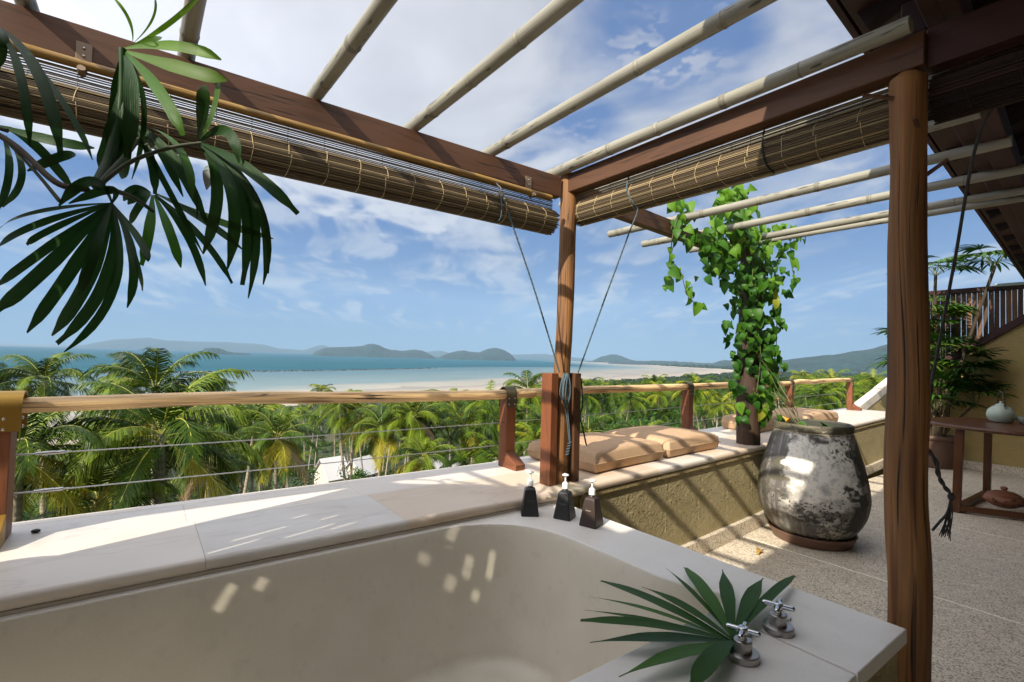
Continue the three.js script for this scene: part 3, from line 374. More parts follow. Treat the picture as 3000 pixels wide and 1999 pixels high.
// cushions
function cushion(label, x, z, w, d, h, seed, turn = 0) {
  const p = onBench(x, 0.603, z), t = thing('seat_cushion', label, 'cushion', [p.x, p.y, p.z], BENCH_TURN + turn, 'tan cushions on the bench'), r = rng(seed), n = 44, pos = [], uv = [], ix = [];
  const prof = (a) => (1 - Math.abs(a) ** 3.2), sq = (a) => Math.sign(a) * Math.abs(a) ** 0.8;
  for (const s of [1, -1]) for (let i = 0; i <= n; i++) for (let j = 0; j <= n; j++) {
    const a = i / n * 2 - 1, b = j / n * 2 - 1, e = Math.max(0, Math.min(prof(a), prof(b))), puff = (Math.max(0, 1 - a * a) * Math.max(0, 1 - b * b)) ** 0.45, edge = Math.min(1, Math.min(1 - Math.abs(a), 1 - Math.abs(b)) * 5.5), side = Math.sqrt(Math.max(0, 1 - (1 - edge) ** 2.4));
    const pull = 1 - 0.05 * (1 - Math.abs(a * b)), wr = 0.006 * (fbm(a * 4 + seed, b * 4, 3, 0, seed) - 0.5) * e, y0 = h * 0.42;
    const y = s > 0 ? y0 + h * (0.36 * side + 0.22 * puff) * (1 + 0.05 * (fbm(a * 2 + seed, b * 2) - 0.5)) + wr * 2 : Math.max(0.001, y0 - h * 0.42 * side - 0.002);
    pos.push(a * w / 2 * (0.985 + 0.015 * side) * (1 - 0.03 * (1 - b * b)), y, b * d / 2 * (0.985 + 0.015 * side) * (1 - 0.03 * (1 - a * a))); uv.push(a * w / 2 * 12, b * d / 2 * 12 + s);
  }
  const m = (n + 1) * (n + 1); for (const s of [0, 1]) for (let i = 0; i < n; i++) for (let j = 0; j < n; j++) { const k = s * m + i * (n + 1) + j; s ? ix.push(k, k + n + 1, k + 1, k + 1, k + n + 1, k + n + 2) : ix.push(k, k + 1, k + n + 1, k + 1, k + n + 2, k + n + 1); }
  const g = new THREE.BufferGeometry(); g.setAttribute('position', new THREE.Float32BufferAttribute(pos, 3)); g.setAttribute('uv', new THREE.Float32BufferAttribute(uv, 2)); g.setIndex(ix); g.computeVertexNormals();
  part('cover', g, M.fabric, t);
  const zc = []; for (const [x0, z0, x1, z1] of [[-1, 1, 1, 1], [1, 1, 1, -1], [1, -1, -1, -1], [-1, -1, -1, 1]]) for (let i = 0; i < 10; i++) { const q = i / 10, ax = mix(x0, x1, q), az = mix(z0, z1, q); zc.push(V(ax * w / 2 * 0.985 * (1 - 0.03 * (1 - az * az)), h * 0.42, az * d / 2 * 0.985 * (1 - 0.03 * (1 - ax * ax)))); }
  part('seam_piping', tube([...zc, zc[0]], 0.003, 6, { n: 120 }), M.fabric, t);
}
cushion('tan square cushion nearest the rope post', 0.555, -0.375, 0.70, 0.54, 0.135, 3, 0.02);
cushion('tan square cushion in the middle, its back edge at a brown rail post', 1.275, -0.385, 0.66, 0.56, 0.13, 9, -0.01);
cushion('tan cushion just behind the vine covered post', 2.98, -0.46, 0.60, 0.36, 0.14, 12);
cushion('tan cushion seen over the mouth of the big jar', 3.86, -0.38, 0.95, 0.50, 0.145, 21);

// ---------------------------------------------------------------- pergola
{
  const t = thing('rope_post', 'round timber corner post between two short planks, ropes tied on it', 'post', [1.700, 0.6, -1.872]);
  part('log', vScale(logTube([V(-0.004, 0, 0), V(0.0, 0.25, 0.004), V(0.006, 0.55, 0), V(0.02, 0.8, 0), V(0.028, 1.1, -0.004), V(0.036, 1.56, -0.006)], 0.043, 30, 21, 0.15, { n: 60 }), 0.6), M.log, t);
  part('side_plank', box(-0.098, -0.052, 0, 0.545, -0.03, 0.045, 0.004, 'y'), M.railPost, t);
  part('side_plank', box(0.055, 0.098, 0, 0.545, -0.03, 0.048, 0.004, 'y'), M.beam, t);
}
{
  const t = thing('house_post', 'tall rough timber post with pegs standing by the bath corner, floor to roof', 'post', [1.728, 0, -0.464]);
  part('log', vScale(logTube([V(0.016, 0, 0.006), V(0.012, 0.35, 0), V(-0.002, 0.62, 0.006), V(0.008, 0.90, -0.006), V(0.002, 1.2, 0.002), V(-0.006, 1.6, 0), V(-0.008, 1.78, 0.002), V(0, 1.95, 0), V(0.002, 2.062, 0)], 0.0495, 34, 33, 0.20, { n: 90, taper: 0.93 }), 0.47), M.log, t);
  const peg = (a, b) => part('peg', tube([V(...a), V(...b)], q => 0.0065 * (1 - 0.15 * q), 8, { n: 2 }), M.beam, t);
  peg([-0.02, 1.975, 0.0], [-0.075, 2.005, -0.085]); peg([-0.015, 1.875, 0.03], [-0.055, 1.90, 0.03]); peg([0.02, 1.755, 0.03], [0.02, 1.79, 0.085]);
}
tag(part('pergola_beam', bar(V(-2.6, 2.083, -1.895), V(1.675, 2.083, -1.895), 0.05, 0.105, 0.004), M.beam, scene), 'long dark brown pergola beam from the left, carrying the pole ends', 'beam');
tag(part('pergola_beam', bar(V(1.735, 2.105, -1.86), V(1.735, 2.105, -0.42), 0.066, 0.095, 0.004), M.beam, scene), 'brown pergola beam between the rope post and the tall house post', 'beam');
{ const a = onBench(-0.03, 2.088, -0.15), b = onBench(2.14, 2.088, -0.22); tag(part('pergola_beam', bar(a, b, 0.05, 0.1, 0.004), M.beam, scene), 'brown beam from the rope post into the vine', 'beam'); }
function pole(label, x, z0, z1, y, r, seed, dx = 0) {
  const t = thing('bamboo_pole', label, 'bamboo pole', [x, y, 0], 0, 'bamboo poles laid across the pergola'), q = rng(seed), L = z1 - z0, at = z => V(dx * (z - z0) / L + 0.008 * Math.sin(z * 2 + seed), 0.005 * Math.sin(z * 2.6 + seed), z);
  const pts = []; for (let i = 0; i <= 10; i++) pts.push(at(z0 + L * i / 10));
  part('culm', vScale(tube(pts, (p, a, l) => r * (1 + 0.05 * (vnoise(l * 3 + seed, 1) - 0.5)) * (1.05 - 0.12 * p), 18, { n: 40, around: 1 }), 0.9), M.bamboo, t);
  let z = z0 + 0.05 + q() * 0.2; while (z < z1 - 0.03) { const p = at(z), s = 1 + 0.05 * q(); const g = tube([p.clone().add(V(0, 0, -0.012)), p.clone().add(V(0, 0, -0.004)), p, p.clone().add(V(0, 0, 0.004)), p.clone().add(V(0, 0, 0.013))], u => r * s * (1.05 - 0.12 * (z - z0) / L) * (0.995 + 0.055 * Math.exp(-(((u - 0.5) / 0.16) ** 2)) - 0.05 * Math.exp(-(((u - 0.78) / 0.06) ** 2))), 18, { n: 12, caps: false }); part('node', g, q() > 0.5 ? M.bamboo : M.node, t); z += 0.26 + 0.16 * q(); }
}
const ord = ['first', 'second', 'third', 'fourth', 'fifth'];
pole('bamboo pole above the left handrail end, out past the palm leaves', -0.29, -1.96, -0.3, 2.163, 0.024, 1);
pole('dark bamboo pole behind the hanging palm leaves at the top left', 0.09, -1.97, -0.3, 2.166, 0.024, 2);
pole('bamboo pole crossing to the top edge, next right of the palm leaves', 0.485, -1.97, -0.3, 2.166, 0.0245, 3);
pole('greenish bamboo pole third from the left across the open roof', 0.87, -1.96, -0.3, 2.167, 0.025, 4);
pole('pale bamboo pole fourth from the left across the open roof', 1.26, -1.97, -0.3, 2.166, 0.0245, 5);
pole('pale bamboo pole just above the right pergola beam', 1.672, -1.99, -0.44, 2.168, 0.0255, 6);
pole('bamboo pole half hidden behind the right rolled blind', 2.06, -2.3, -0.44, 2.165, 0.023, 7);
pole('bamboo pole hidden low behind the right rolled blind', 2.45, -2.3, -0.44, 2.165, 0.023, 8);
pole('bamboo pole passing above the top of the vine', 2.845, -2.61, -0.42, 2.17, 0.025, 9, 0.03);
pole('bamboo pole just behind the vine crown', 3.28, -2.64, -0.43, 2.17, 0.025, 10, 0.04);
pole('upper one of the two close bamboo poles at the far right', 3.715, -2.5, -0.43, 2.17, 0.024, 11);
pole('lower one of the two close bamboo poles at the far right', 3.868, -2.5, -0.43, 2.168, 0.019, 12);

// rolled reed blinds: roll along an axis, a flat part above it, threads and rods
function blind(label, o) {                                  // o: origin, dir, len, roll y/r, flat from y0 to y1, side offset
  const t = thing('rolled_blind', label, 'blind', [0, 0, 0], 0, 'reed blinds rolled up below the beams'), q = rng(o.seed), X = o.dir, Yv = V(0, 1, 0), Z = X.clone().cross(Yv);
  const reed = (y, zz, x0, x1, r) => { const c = q(), m = mix3([0.085, 0.058, 0.032], [0.42, 0.32, 0.17], c * c * c); const a = o.at.clone().addScaledVector(X, x0).addScaledVector(Z, zz).setY(y + (q() - 0.5) * 0.003), b = o.at.clone().addScaledVector(X, x1).addScaledVector(Z, zz).setY(y + (q() - 0.5) * 0.003); const g = tube([a, a.clone().lerp(b, 0.5).add(V(0, (q() - 0.5) * 0.002, 0)), b], r, 5, { n: 3 }); const k = 0.8 + 0.4 * q(); return tint(g, m.map(v => v * k)); };
  const gs = [], n = Math.round(2 * Math.PI * o.r / 0.0042);
  for (let i = 0; i < n; i++) { const a = i / n * 2 * Math.PI, w = (q() - 0.5) * 0.0055; gs.push(reed(o.y + Math.sin(a) * (o.r + w), Math.cos(a) * (o.r + w), (q() - 0.5) * 0.014, o.len + (q() - 0.5) * 0.016, 0.0021)); }
  for (let k = 1; k < 5; k++) { const rr = o.r * (1 - k * 0.16), m = Math.round(2 * Math.PI * rr / 0.006); for (let i = 0; i < m; i++) { const a = i / m * 2 * Math.PI; gs.push(reed(o.y + Math.sin(a) * rr, Math.cos(a) * rr, (q() - 0.5) * 0.012, o.len + (q() - 0.5) * 0.012, 0.0022)); } }
  const roll = part('reed_roll', merge(gs), o.mat || M.reed, t); roll.userData.kind = 'stuff';
  const fs = []; for (let y = o.y + o.r * 0.5; y < o.top; y += o.pitch || 0.0072) fs.push(reed(y, o.flat, 0, o.len, 0.0022)); const fl = part('reed_curtain', merge(fs), o.mat || M.reed, t); fl.userData.kind = 'stuff';
  if (o.flat2 !== undefined) { const f2 = []; for (let y = o.y + o.r; y < o.top - 0.005; y += 0.0125) f2.push(reed(y, o.flat2, 0, o.len, 0.0022)); const m2 = part('reed_curtain', merge(f2), M.reed, t); m2.userData.kind = 'stuff'; }
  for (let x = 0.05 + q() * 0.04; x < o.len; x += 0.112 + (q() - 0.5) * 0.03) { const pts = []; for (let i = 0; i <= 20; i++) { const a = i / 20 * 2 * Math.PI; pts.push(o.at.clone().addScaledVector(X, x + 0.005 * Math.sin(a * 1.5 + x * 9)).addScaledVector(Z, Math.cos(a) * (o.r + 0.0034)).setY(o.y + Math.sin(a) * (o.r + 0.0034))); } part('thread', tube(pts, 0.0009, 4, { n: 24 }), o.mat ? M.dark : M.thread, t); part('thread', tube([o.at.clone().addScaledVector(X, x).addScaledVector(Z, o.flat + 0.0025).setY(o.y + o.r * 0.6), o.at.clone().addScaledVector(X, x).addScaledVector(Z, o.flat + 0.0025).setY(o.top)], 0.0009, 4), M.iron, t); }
  return t;
}
const b1 = blind('long rolled reed blind under the left pergola beam', { at: V(-2.2, 0, -1.845), dir: V(1, 0, 0), len: 3.79, y: 1.880, r: 0.057, top: 1.995, flat: 0.006, pitch: 0.0062, seed: 5 });
part('top_rod', vScale(tube([V(-2.22, 2.004, -1.834), V(-0.8, 2.006, -1.834), V(0.4, 2.004, -1.834), V(1.575, 1.998, -1.834)], (t, a, l) => 0.0135 * (1 + 0.05 * Math.max(0, Math.sin(l * 17)) ** 8), 14, { n: 80, around: 1 }), 1), M.rod, b1);
for (const x of [-0.162, 1.46]) { const k = part('strap', box(x - 0.018, x + 0.018, 2.012, 2.084, -1.8685, -1.8655, 0.001), M.strap, b1); part('strap_hook', tube([V(x, 2.014, -1.867), V(x, 2.0, -1.862), V(x, 1.986, -1.848), V(x, 1.984, -1.832), V(x, 1.99, -1.817)], 0.010, 8, { n: 10 }), M.strap, b1); for (const y of [2.068, 2.045]) part('screw', new THREE.SphereGeometry(0.004, 8, 6).translate(x, y, -1.865), M.steel, k); }
blind('rolled reed blind between the rope post and the tall house post', { at: V(1.800, 0, -1.875), dir: V(0, 0, 1), len: 1.42, y: 1.968, r: 0.059, top: 2.085, flat: 0.028, flat2: 0.05, seed: 8, pitch: 0.0095 });
blind('shaded rolled reed blind under the roof to the right of the house post', { at: V(1.80, 0, -0.42), dir: V(0, 0, 1), len: 1.5, y: 1.985, r: 0.062, top: 2.06, flat: 0.028, seed: 9, mat: M.reedShaded });  // reeds and roll threads take the roof shade as their own dark colour

// ropes and pulleys
const roped = (label, pts, r, m = M.rope, n = 60) => tag(part('rope', tube(pts, (t, a, l) => r * (1 + 0.16 * Math.sin(a * 2 + l * 260)), 8, { n, around: 0.02 }), m, scene), label, 'rope');
{
  const t = thing('blind_pulley', 'small grey pulley hanging from the left blind near the rope post', 'pulley', [1.249, 1.934, -1.790]);
  part('wheel_case', new THREE.CylinderGeometry(0.013, 0.013, 0.012, 18).rotateX(Math.PI / 2), M.iron, t); part('hook', tube([V(0, 0.012, 0), V(0, 0.03, -0.005), V(-0.006, 0.045, -0.02), V(0, 0.062, -0.04)], 0.004, 7, { n: 10 }), M.iron, t);
  part('wheel', new THREE.CylinderGeometry(0.009, 0.009, 0.0125, 16).rotateX(Math.PI / 2), M.steel, t);
}
roped('taut blue grey rope from the left blind pulley down to the corner post', [V(1.256, 1.925, -1.788), V(1.30, 1.84, -1.79), V(1.46, 1.53, -1.80), V(1.640, 1.150, -1.815)], 0.0038, M.rope, 160);
roped('short rope loop hanging below the left blind pulley', [V(1.243, 1.93, -1.785), V(1.245, 1.87, -1.778), V(1.25, 1.83, -1.79), V(1.252, 1.818, -1.83), V(1.25, 1.83, -1.88)], 0.003, M.rope, 40);
roped('blue grey rope from the right blind down to the corner post', [V(1.752, 2.06, -1.50), V(1.735, 1.985, -1.495), V(1.750, 1.93, -1.475), V(1.778, 1.905, -1.468), V(1.776, 1.80, -1.514), V(1.772, 1.5, -1.655), V(1.770, 1.148, -1.82)], 0.0036, M.rope, 160);
roped('dark rope looped around the middle of the right blind', [V(1.755, 2.06, -0.885), V(1.742, 2.02, -0.885), V(1.735, 1.968, -0.882), V(1.752, 1.922, -0.876), V(1.80, 1.903, -0.872)], 0.0032, M.ropeDark, 50);
{ // coil on the post
  const t = thing('rope_coil', 'coiled blue green rope with knotted tail hung on the corner post', 'rope', [1.659, 1.144, -1.800]), q = rng(4), k = { n: 50, around: 0.02 };
  for (let i = 0; i < 7; i++) { const w = 0.010 + 0.012 * q(), d = 0.11 + 0.05 * q(), x = (q() - 0.5) * 0.012, z = 0.004 * i; part('rope_loop', tube([V(x, 0, z), V(x - w, -d * 0.35, z + 0.006), V(x - w * 1.2 + 0.004 * q(), -d * 0.8, z + 0.004), V(x, -d, z), V(x + w, -d * 0.75, z + 0.003), V(x + w * 0.8, -d * 0.3, z + 0.006), V(x, 0.004, z)], 0.003, 7, k), M.rope, t); }
  part('rope_tail', tube([V(0.002, -0.12, 0.012), V(0.0, -0.17, 0.014), V(0.01, -0.22, 0.016), V(0.022, -0.28, 0.014), V(0.030, -0.33, 0.014)], 0.0028, 7, { n: 40 }), M.rope, t); part('rope_tail', tube([V(0.004, -0.13, 0.018), V(0.012, -0.2, 0.02), V(0.024, -0.26, 0.018), V(0.033, -0.325, 0.016)], 0.0026, 7, { n: 40 }), M.rope, t);
  const kn = []; for (let i = 0; i <= 26; i++) { const a = i * 1.15; kn.push(V(0.030 - i * 0.0006 + 0.007 * Math.cos(a), -0.33 - i * 0.0024, 0.016 + 0.006 * Math.sin(a))); } part('knotted_end', tube(kn, 0.003, 7, { n: 120 }), M.rope, t);
}
roped('dark rope end hanging beside the right plank of the corner post', [V(1.80, 1.12, -1.83), V(1.812, 1.05, -1.83), V(1.806, 0.98, -1.82), V(1.80, 0.93, -1.83), V(1.83, 0.87, -1.84), V(1.88, 0.77, -1.86)], 0.004, M.ropeDark, 60);
{
  const t = thing('tassel_cord', 'black blind cord with braided end and tassel hanging right of the house post', 'cord');
  part('cord', tube([V(1.86, 1.96, -0.30), V(1.85, 1.871, -0.335), V(1.852, 1.5, -0.392), V(1.85, 1.112, -0.451), V(1.835, 1.02, -0.47)], 0.0042, 8, { n: 40 }), M.cord, t);
  const br = [V(1.83, 1.0, -0.462), V(1.85, 0.979, -0.447), V(1.85, 0.949, -0.43), V(1.85, 0.913, -0.424), V(1.85, 0.885, -0.412), V(1.85, 0.865, -0.397)], c = new THREE.CatmullRomCurve3(br);
  for (let k = 0; k < 2; k++) { const p = []; for (let i = 0; i <= 24; i++) { const q = c.getPoint(i / 24), a = i * 0.8 + k * Math.PI; p.push(q.add(V(0.0032 * Math.cos(a), 0, 0.0032 * Math.sin(a)))); } part('braid', tube(p, 0.0036, 7, { n: 70 }), M.cord, t); }
  part('knot', new THREE.SphereGeometry(0.009, 12, 10).scale(1, 1.3, 1).translate(1.85, 0.858, -0.396), M.cord, t);
  const q = rng(2); part('tail', tube([V(1.85, 0.855, -0.396), V(1.85, 0.81, -0.405), V(1.85, 0.78, -0.422), V(1.85, 0.752, -0.438)], 0.0035, 7, { n: 16 }), M.cord, t);
  for (let i = 0; i < 16; i++) { const e = V(1.85 + (q() - 0.5) * 0.02, 0.735 + q() * 0.02, -0.41 + (q() - 0.5) * 0.028); part('tassel_strand', tube([V(1.85, 0.855, -0.396), V(1.85 + (q() - 0.5) * 0.012, 0.80, -0.40 + (q() - 0.5) * 0.014), e], 0.0013, 5, { n: 8 }), M.cord, t); }
}

// ---------------------------------------------------------------- roof and house
const eaveZ = x => -0.557 - 0.075 * x;
{
  const T = thing('house_roof', 'dark timber roof with rafters over the right side of the terrace', 'roof');
  const prism = (c) => { const g = new THREE.BufferGeometry(), f = [[0, 1, 2, 3], [7, 6, 5, 4], [0, 4, 5, 1], [1, 5, 6, 2], [2, 6, 7, 3], [3, 7, 4, 0]], p = []; for (const [a, b, d, e] of f) for (const k of [a, b, d, a, d, e]) p.push(...c[k]); g.setAttribute('position', new THREE.Float32BufferAttribute(p, 3)); g.computeVertexNormals(); return uvBox(g, 'x'); };
  const S = 0.42, X0 = -5, X1 = 11, up = (x, z, y) => [x, y + S * (z - eaveZ(x)), z];
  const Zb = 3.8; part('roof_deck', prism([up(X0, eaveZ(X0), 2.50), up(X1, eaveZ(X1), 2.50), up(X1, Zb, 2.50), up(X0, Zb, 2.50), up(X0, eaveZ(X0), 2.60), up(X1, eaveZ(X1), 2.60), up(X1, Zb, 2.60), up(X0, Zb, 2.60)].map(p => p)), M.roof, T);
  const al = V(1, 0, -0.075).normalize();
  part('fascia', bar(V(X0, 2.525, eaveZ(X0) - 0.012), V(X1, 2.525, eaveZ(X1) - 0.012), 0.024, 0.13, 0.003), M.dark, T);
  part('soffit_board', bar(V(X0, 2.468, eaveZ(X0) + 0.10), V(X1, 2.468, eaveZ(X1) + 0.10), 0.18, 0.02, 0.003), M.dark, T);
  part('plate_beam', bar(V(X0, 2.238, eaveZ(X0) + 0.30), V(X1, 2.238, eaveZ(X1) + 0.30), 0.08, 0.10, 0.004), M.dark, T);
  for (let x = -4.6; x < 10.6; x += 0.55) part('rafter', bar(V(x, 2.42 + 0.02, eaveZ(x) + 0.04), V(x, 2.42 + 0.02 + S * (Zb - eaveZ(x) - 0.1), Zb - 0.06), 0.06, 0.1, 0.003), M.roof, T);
  part('wall_plate', bar(V(1.752, 2.107, -0.42), V(1.752, 2.107, 3.5), 0.06, 0.11, 0.004), M.dark, T);
  part('tie_beam', bar(V(1.80, 2.26, -0.47), V(9, 2.26, -0.99), 0.06, 0.10, 0.004), M.dark, T);
}
{
  const w = thing('house_wall', 'house wall behind the terrace under the roof', 'wall'); part('plaster_wall', uvBox(new THREE.BoxGeometry(14, 4.2, 0.2).translate(1.3, 2.1, 3.5), 'x'), M.plasterFine, w);
}
{ // stair wall at the right with its fence
  const W = thing('stair_wall', 'olive plaster stair wall with sloping dark wood cap at the right', 'wall');
  const s = new THREE.Shape(); s.moveTo(2.1, -0.3); s.lineTo(2.1, 1.02); s.lineTo(1.545, 1.44); s.lineTo(1.10, 1.77); s.lineTo(-0.4, 2.86); s.lineTo(-3.3, 2.86); s.lineTo(-3.3, -0.3);
  const g = new THREE.ExtrudeGeometry(s, { depth: 0.2, bevelEnabled: false }); g.rotateY(Math.PI / 2); part('plaster_wall', uvBox(g.translate(8.15, 0, 0), 'z'), M.wallShade, W);
  part('wood_cap', bar(V(8.235, 1.065, -2.12), V(8.235, 2.92, 0.42), 0.26, 0.075, 0.004), M.dark, W);
  part('skirting', box(8.133, 8.152, 0, 0.1, -2.1, 3.3, 0.003, 'z'), M.terrazzo, W);
  const F = thing('slat_fence', 'rustic brown slat fence along the top of the stair wall', 'fence'), q = rng(17);
  part('top_rail', bar(V(8.25, 2.18, -2.35), V(8.25, 2.21, -0.4), 0.07, 0.06, 0.006), M.dark, F); part('top_rail', box(8.20, 8.34, 2.21, 2.245, -1.36, -0.3, 0.004, 'z'), M.capGreen, F);
  for (let z = -2.3; z < -0.7; z += 0.0505) { const base = 1.02 + (z + 2.1) * (0.75 / 1.0) - 0.04, w = 0.041 + 0.006 * q(), top = 2.165; if (base < top - 0.05) part('slat', bar(V(8.25 + (q() - 0.5) * 0.012, Math.max(0.9, base), z + (q() - 0.5) * 0.006), V(8.25 + (q() - 0.5) * 0.012, top, z), w, 0.014, 0.002, V(1, 0, 0)), pick(q, [M.beam, M.slatA, M.slatB]), F); }
}
{ // sloping parapet past the bench
  const p = thing('sloping_parapet', 'white capped sloping stair parapet past the far end of the bench', 'parapet');
  const n = V(0.078, 0, 0.997), A = V(8.17, 0.565, -2.80), B = V(9.9, 1.03, -2.80), C = V(10.9, 1.30, -2.80);
  part('cap_slab', bar(A.clone().add(V(-0.02, 0.012, 0)), A.clone().lerp(B, 0.52).add(V(0, 0.012, 0)), 0.12, 0.13, 0.008), M.marble, p); part('cap_slab', bar(A.clone().lerp(B, 0.523).add(V(0, 0.02, 0)), C.clone().add(V(0, 0.02, 0)), 0.12, 0.13, 0.008), M.marble, p);
  const s = new THREE.Shape(); s.moveTo(8.25, -3); s.lineTo(8.25, 0.525); s.lineTo(10.9, 1.24); s.lineTo(10.9, -3); const g = new THREE.ExtrudeGeometry(s, { depth: 0.1, bevelEnabled: false }); part('parapet_wall', uvBox(g.translate(0, 0, -2.85), 'x'), M.plasterFine, p);
}
{ // added screen out of view; its outline and holes shape light on the bath
  const t = thing('added_reed_screen', 'added reed screen out of view at the left, put there to shade the bath and ledge', 'blind'), q = rng(44), gs = [], X = -0.55;
  const holes = []; const hole = (z, y, h, n = 1) => { for (let k = 0; k < n; k++) holes.push([z + k * 0.0086, y + 0.01 * (q() - 0.5), h]); };
  for (const [z, y, h, n] of [[-1.24, 1.62, 0.13, 1], [-1.19, 1.55, 0.10, 1], [-1.30, 1.66, 0.09, 1], [-1.16, 1.48, 0.05, 1], [-1.22, 1.46, 0.07, 1], [-1.13, 1.60, 0.12, 1], [-1.27, 1.50, 0.05, 1], [-1.47, 1.02, 0.10, 1], [-1.44, 1.13, 0.05, 1], [-1.60, 1.20, 0.14, 1], [-1.55, 1.15, 0.12, 1], [-1.50, 1.32, 0.14, 1], [-1.46, 1.42, 0.08, 1], [-1.58, 1.42, 0.06, 1], [-1.67, 1.36, 0.05, 1]]) hole(z, y, h, n);  // holes placed to throw light flecks on bath and ledge
  for (let z = -1.87; z < -0.28; z += 0.0086) {
    const topY = 2.06 - 0.30 * sm(-1.35, -1.86, z) - 0.012 * q(); let y = 0.62;
    for (const [, c, h] of holes.filter(o => Math.abs(o[0] - z) < 0.0044).sort((a, b) => a[1] - b[1])) if (c > y) { gs.push([z, y, c]); y = c + h; }
    gs.push([z, y, topY]);
  }
  const geo = merge(gs.map(([z, a, b]) => { const k = 0.7 + 0.5 * q(); return tint(tube([V(X, a, z), V(X, b, z)], 0.0054, 6, { n: 1 }), [0.30 * k, 0.21 * k, 0.11 * k]); })); const m = part('reeds', geo, M.reed, t); m.userData.kind = 'stuff';
  part('top_rod', tube([V(X, 2.075, -1.86), V(X, 2.075, -0.25)], 0.016, 12, { n: 2 }), M.rod, t);
}

// ---------------------------------------------------------------- the big jar and its vine
{
  const jarMap = tex(1024, 1024, (u, v) => {
    const a = (u - 0.5) * 2, y = v * 0.82, w = fbm(u * 30, v * 22, 5, 0, 3) - 0.5, f = fbm(u * 120, v * 40, 4, 0, 9), big = fbm(u * 9, v * 5, 4, 0, 14), drip = fbm(u * 90, v * 6, 4, 0, 25);
    let c = mix3([0.095, 0.088, 0.066], [0.13, 0.112, 0.060], sm(0.4, 0.7, big)); c = mix3(c, [0.055, 0.05, 0.042], sm(0.5, 0.75, fbm(u * 14, v * 10, 4, 0, 31)) * 0.8); c = c.map(k => k * (0.8 + 0.45 * f));
    const ed = 0.16 * w, grey = sm(-0.06, 0.03, Math.min(a + 0.36 + ed, 0.42 - a + ed, (y - 0.10) * 1.2 + ed, (0.73 - y) * 1.5 + ed));
    c = mix3(c, mix3([0.15, 0.14, 0.13], [0.30, 0.28, 0.255], sm(0.35, 0.65, drip)), grey * (0.35 + 0.65 * sm(0.42, 0.58, fbm(u * 26, v * 16, 5, 0, 44))));
    const lime = sm(-0.02, 0.03, Math.min(a + 0.16 + ed * 1.0, 0.32 - a + ed * 0.8, (y - 0.24) * 0.6 + ed * 1.2, (0.725 - y) * 1.2 + ed * 0.9));
    c = mix3(c, mix3([0.58, 0.55, 0.50], [0.95, 0.90, 0.80], sm(0.24, 0.5, y + 0.5 * w)), lime * (0.7 + 0.3 * sm(0.34, 0.5, f + 0.4 * w)));
    c = mix3(c, [0.62, 0.56, 0.45], 0.8 * sm(0.0, 0.05, Math.min(a - 0.06 + ed, 0.24 - a + ed, (y - 0.06) + ed * 0.5, 0.20 - y + ed)) * sm(0.42, 0.5, f));
    c = mix3(c, [0.60, 0.56, 0.48], 0.7 * sm(0.735, 0.742, y) * sm(0.79, 0.76, y) * sm(0.5, 0.6, fbm(u * 50, v * 30, 4, 0, 51)) * sm(-0.3, -0.05, a));
    c = mix3(c, [0.75, 0.66, 0.48], sm(0.7525, 0.7545, y) * sm(0.761, 0.759, y) * 0.8);
    const blot = sm(0.0, 0.03, Math.min(a - 0.205 + ed * 0.8, 0.37 - a + ed, (y - 0.12) + ed, (0.40 - y) * 0.8 + ed * 1.3)); c = mix3(c, [0.022, 0.02, 0.017], blot * 0.95);
    const bl2 = sm(0.0, 0.03, Math.min(a - 0.24 - (0.62 - y) * 0.25 + ed, 0.5 - a, (y - 0.42) + ed, (0.70 - y) + ed)); c = mix3(c, [0.03, 0.028, 0.022], bl2 * 0.85);
    const bl3 = sm(0.0, 0.04, Math.min(a + 0.06 + ed, 0.2 - a + ed, y - 0.16 + ed, 0.27 - y + ed)); c = mix3(c, [0.05, 0.05, 0.043], bl3 * sm(0.42, 0.56, f) * 0.9);
    const spots = sm(0.71, 0.76, vnoise(u * 170, v * 80, 0, 61)) * sm(0.4, 0.6, fbm(u * 10, v * 6, 3, 0, 66)); c = mix3(c, [0.03, 0.027, 0.023], spots * 0.85);
    return c;
  });
  const jm = std([0.84, 0.84, 0.83], 0.6, { map: jarMap, bumpMap: jarMap, bumpScale: 0.0015 });
  const J = thing('water_jar', 'big old glazed jar with peeling white lime patches on the floor', 'jar', [3.83, 0, -1.575]);
  const pr = new THREE.SplineCurve([[0.185, 0.03], [0.232, 0.062], [0.285, 0.125], [0.324, 0.205], [0.342, 0.29], [0.342, 0.345], [0.329, 0.44], [0.305, 0.55], [0.278, 0.64], [0.256, 0.715], [0.245, 0.748]].map(p => new THREE.Vector2(...p))), pts = pr.getPoints(50);
  for (const p of [[0.2415, 0.753], [0.2415, 0.757], [0.246, 0.762], [0.2485, 0.772], [0.2485, 0.796], [0.245, 0.808], [0.238, 0.813], [0.229, 0.812], [0.2235, 0.805]]) pts.push(new THREE.Vector2(...p));
  const g = new THREE.LatheGeometry(pts, 96), U = g.attributes.uv, Pp = g.attributes.position; for (let i = 0; i < U.count; i++) U.setY(i, Pp.getY(i) / 0.82); g.rotateY(112 * RAD);
  part('jar_body', g, jm, J);
  part('jar_inside', lathe([[0.2235, 0.8052], [0.226, 0.76], [0.242, 0.70], [0.255, 0.66], [0.0001, 0.655]], 60), M.jarInside, J);
  tag(part('jar_dish', lathe([[0.0001, 0.0], [0.20, 0.0], [0.235, 0.002], [0.245, 0.012], [0.262, 0.05], [0.268, 0.062], [0.272, 0.068], [0.268, 0.074], [0.258, 0.072], [0.248, 0.06], [0.22, 0.035], [0.0001, 0.03]], 64).translate(3.83, 0.001, -1.575), M.dish, scene), 'dark brown glazed saucer under the big jar', 'dish');
}
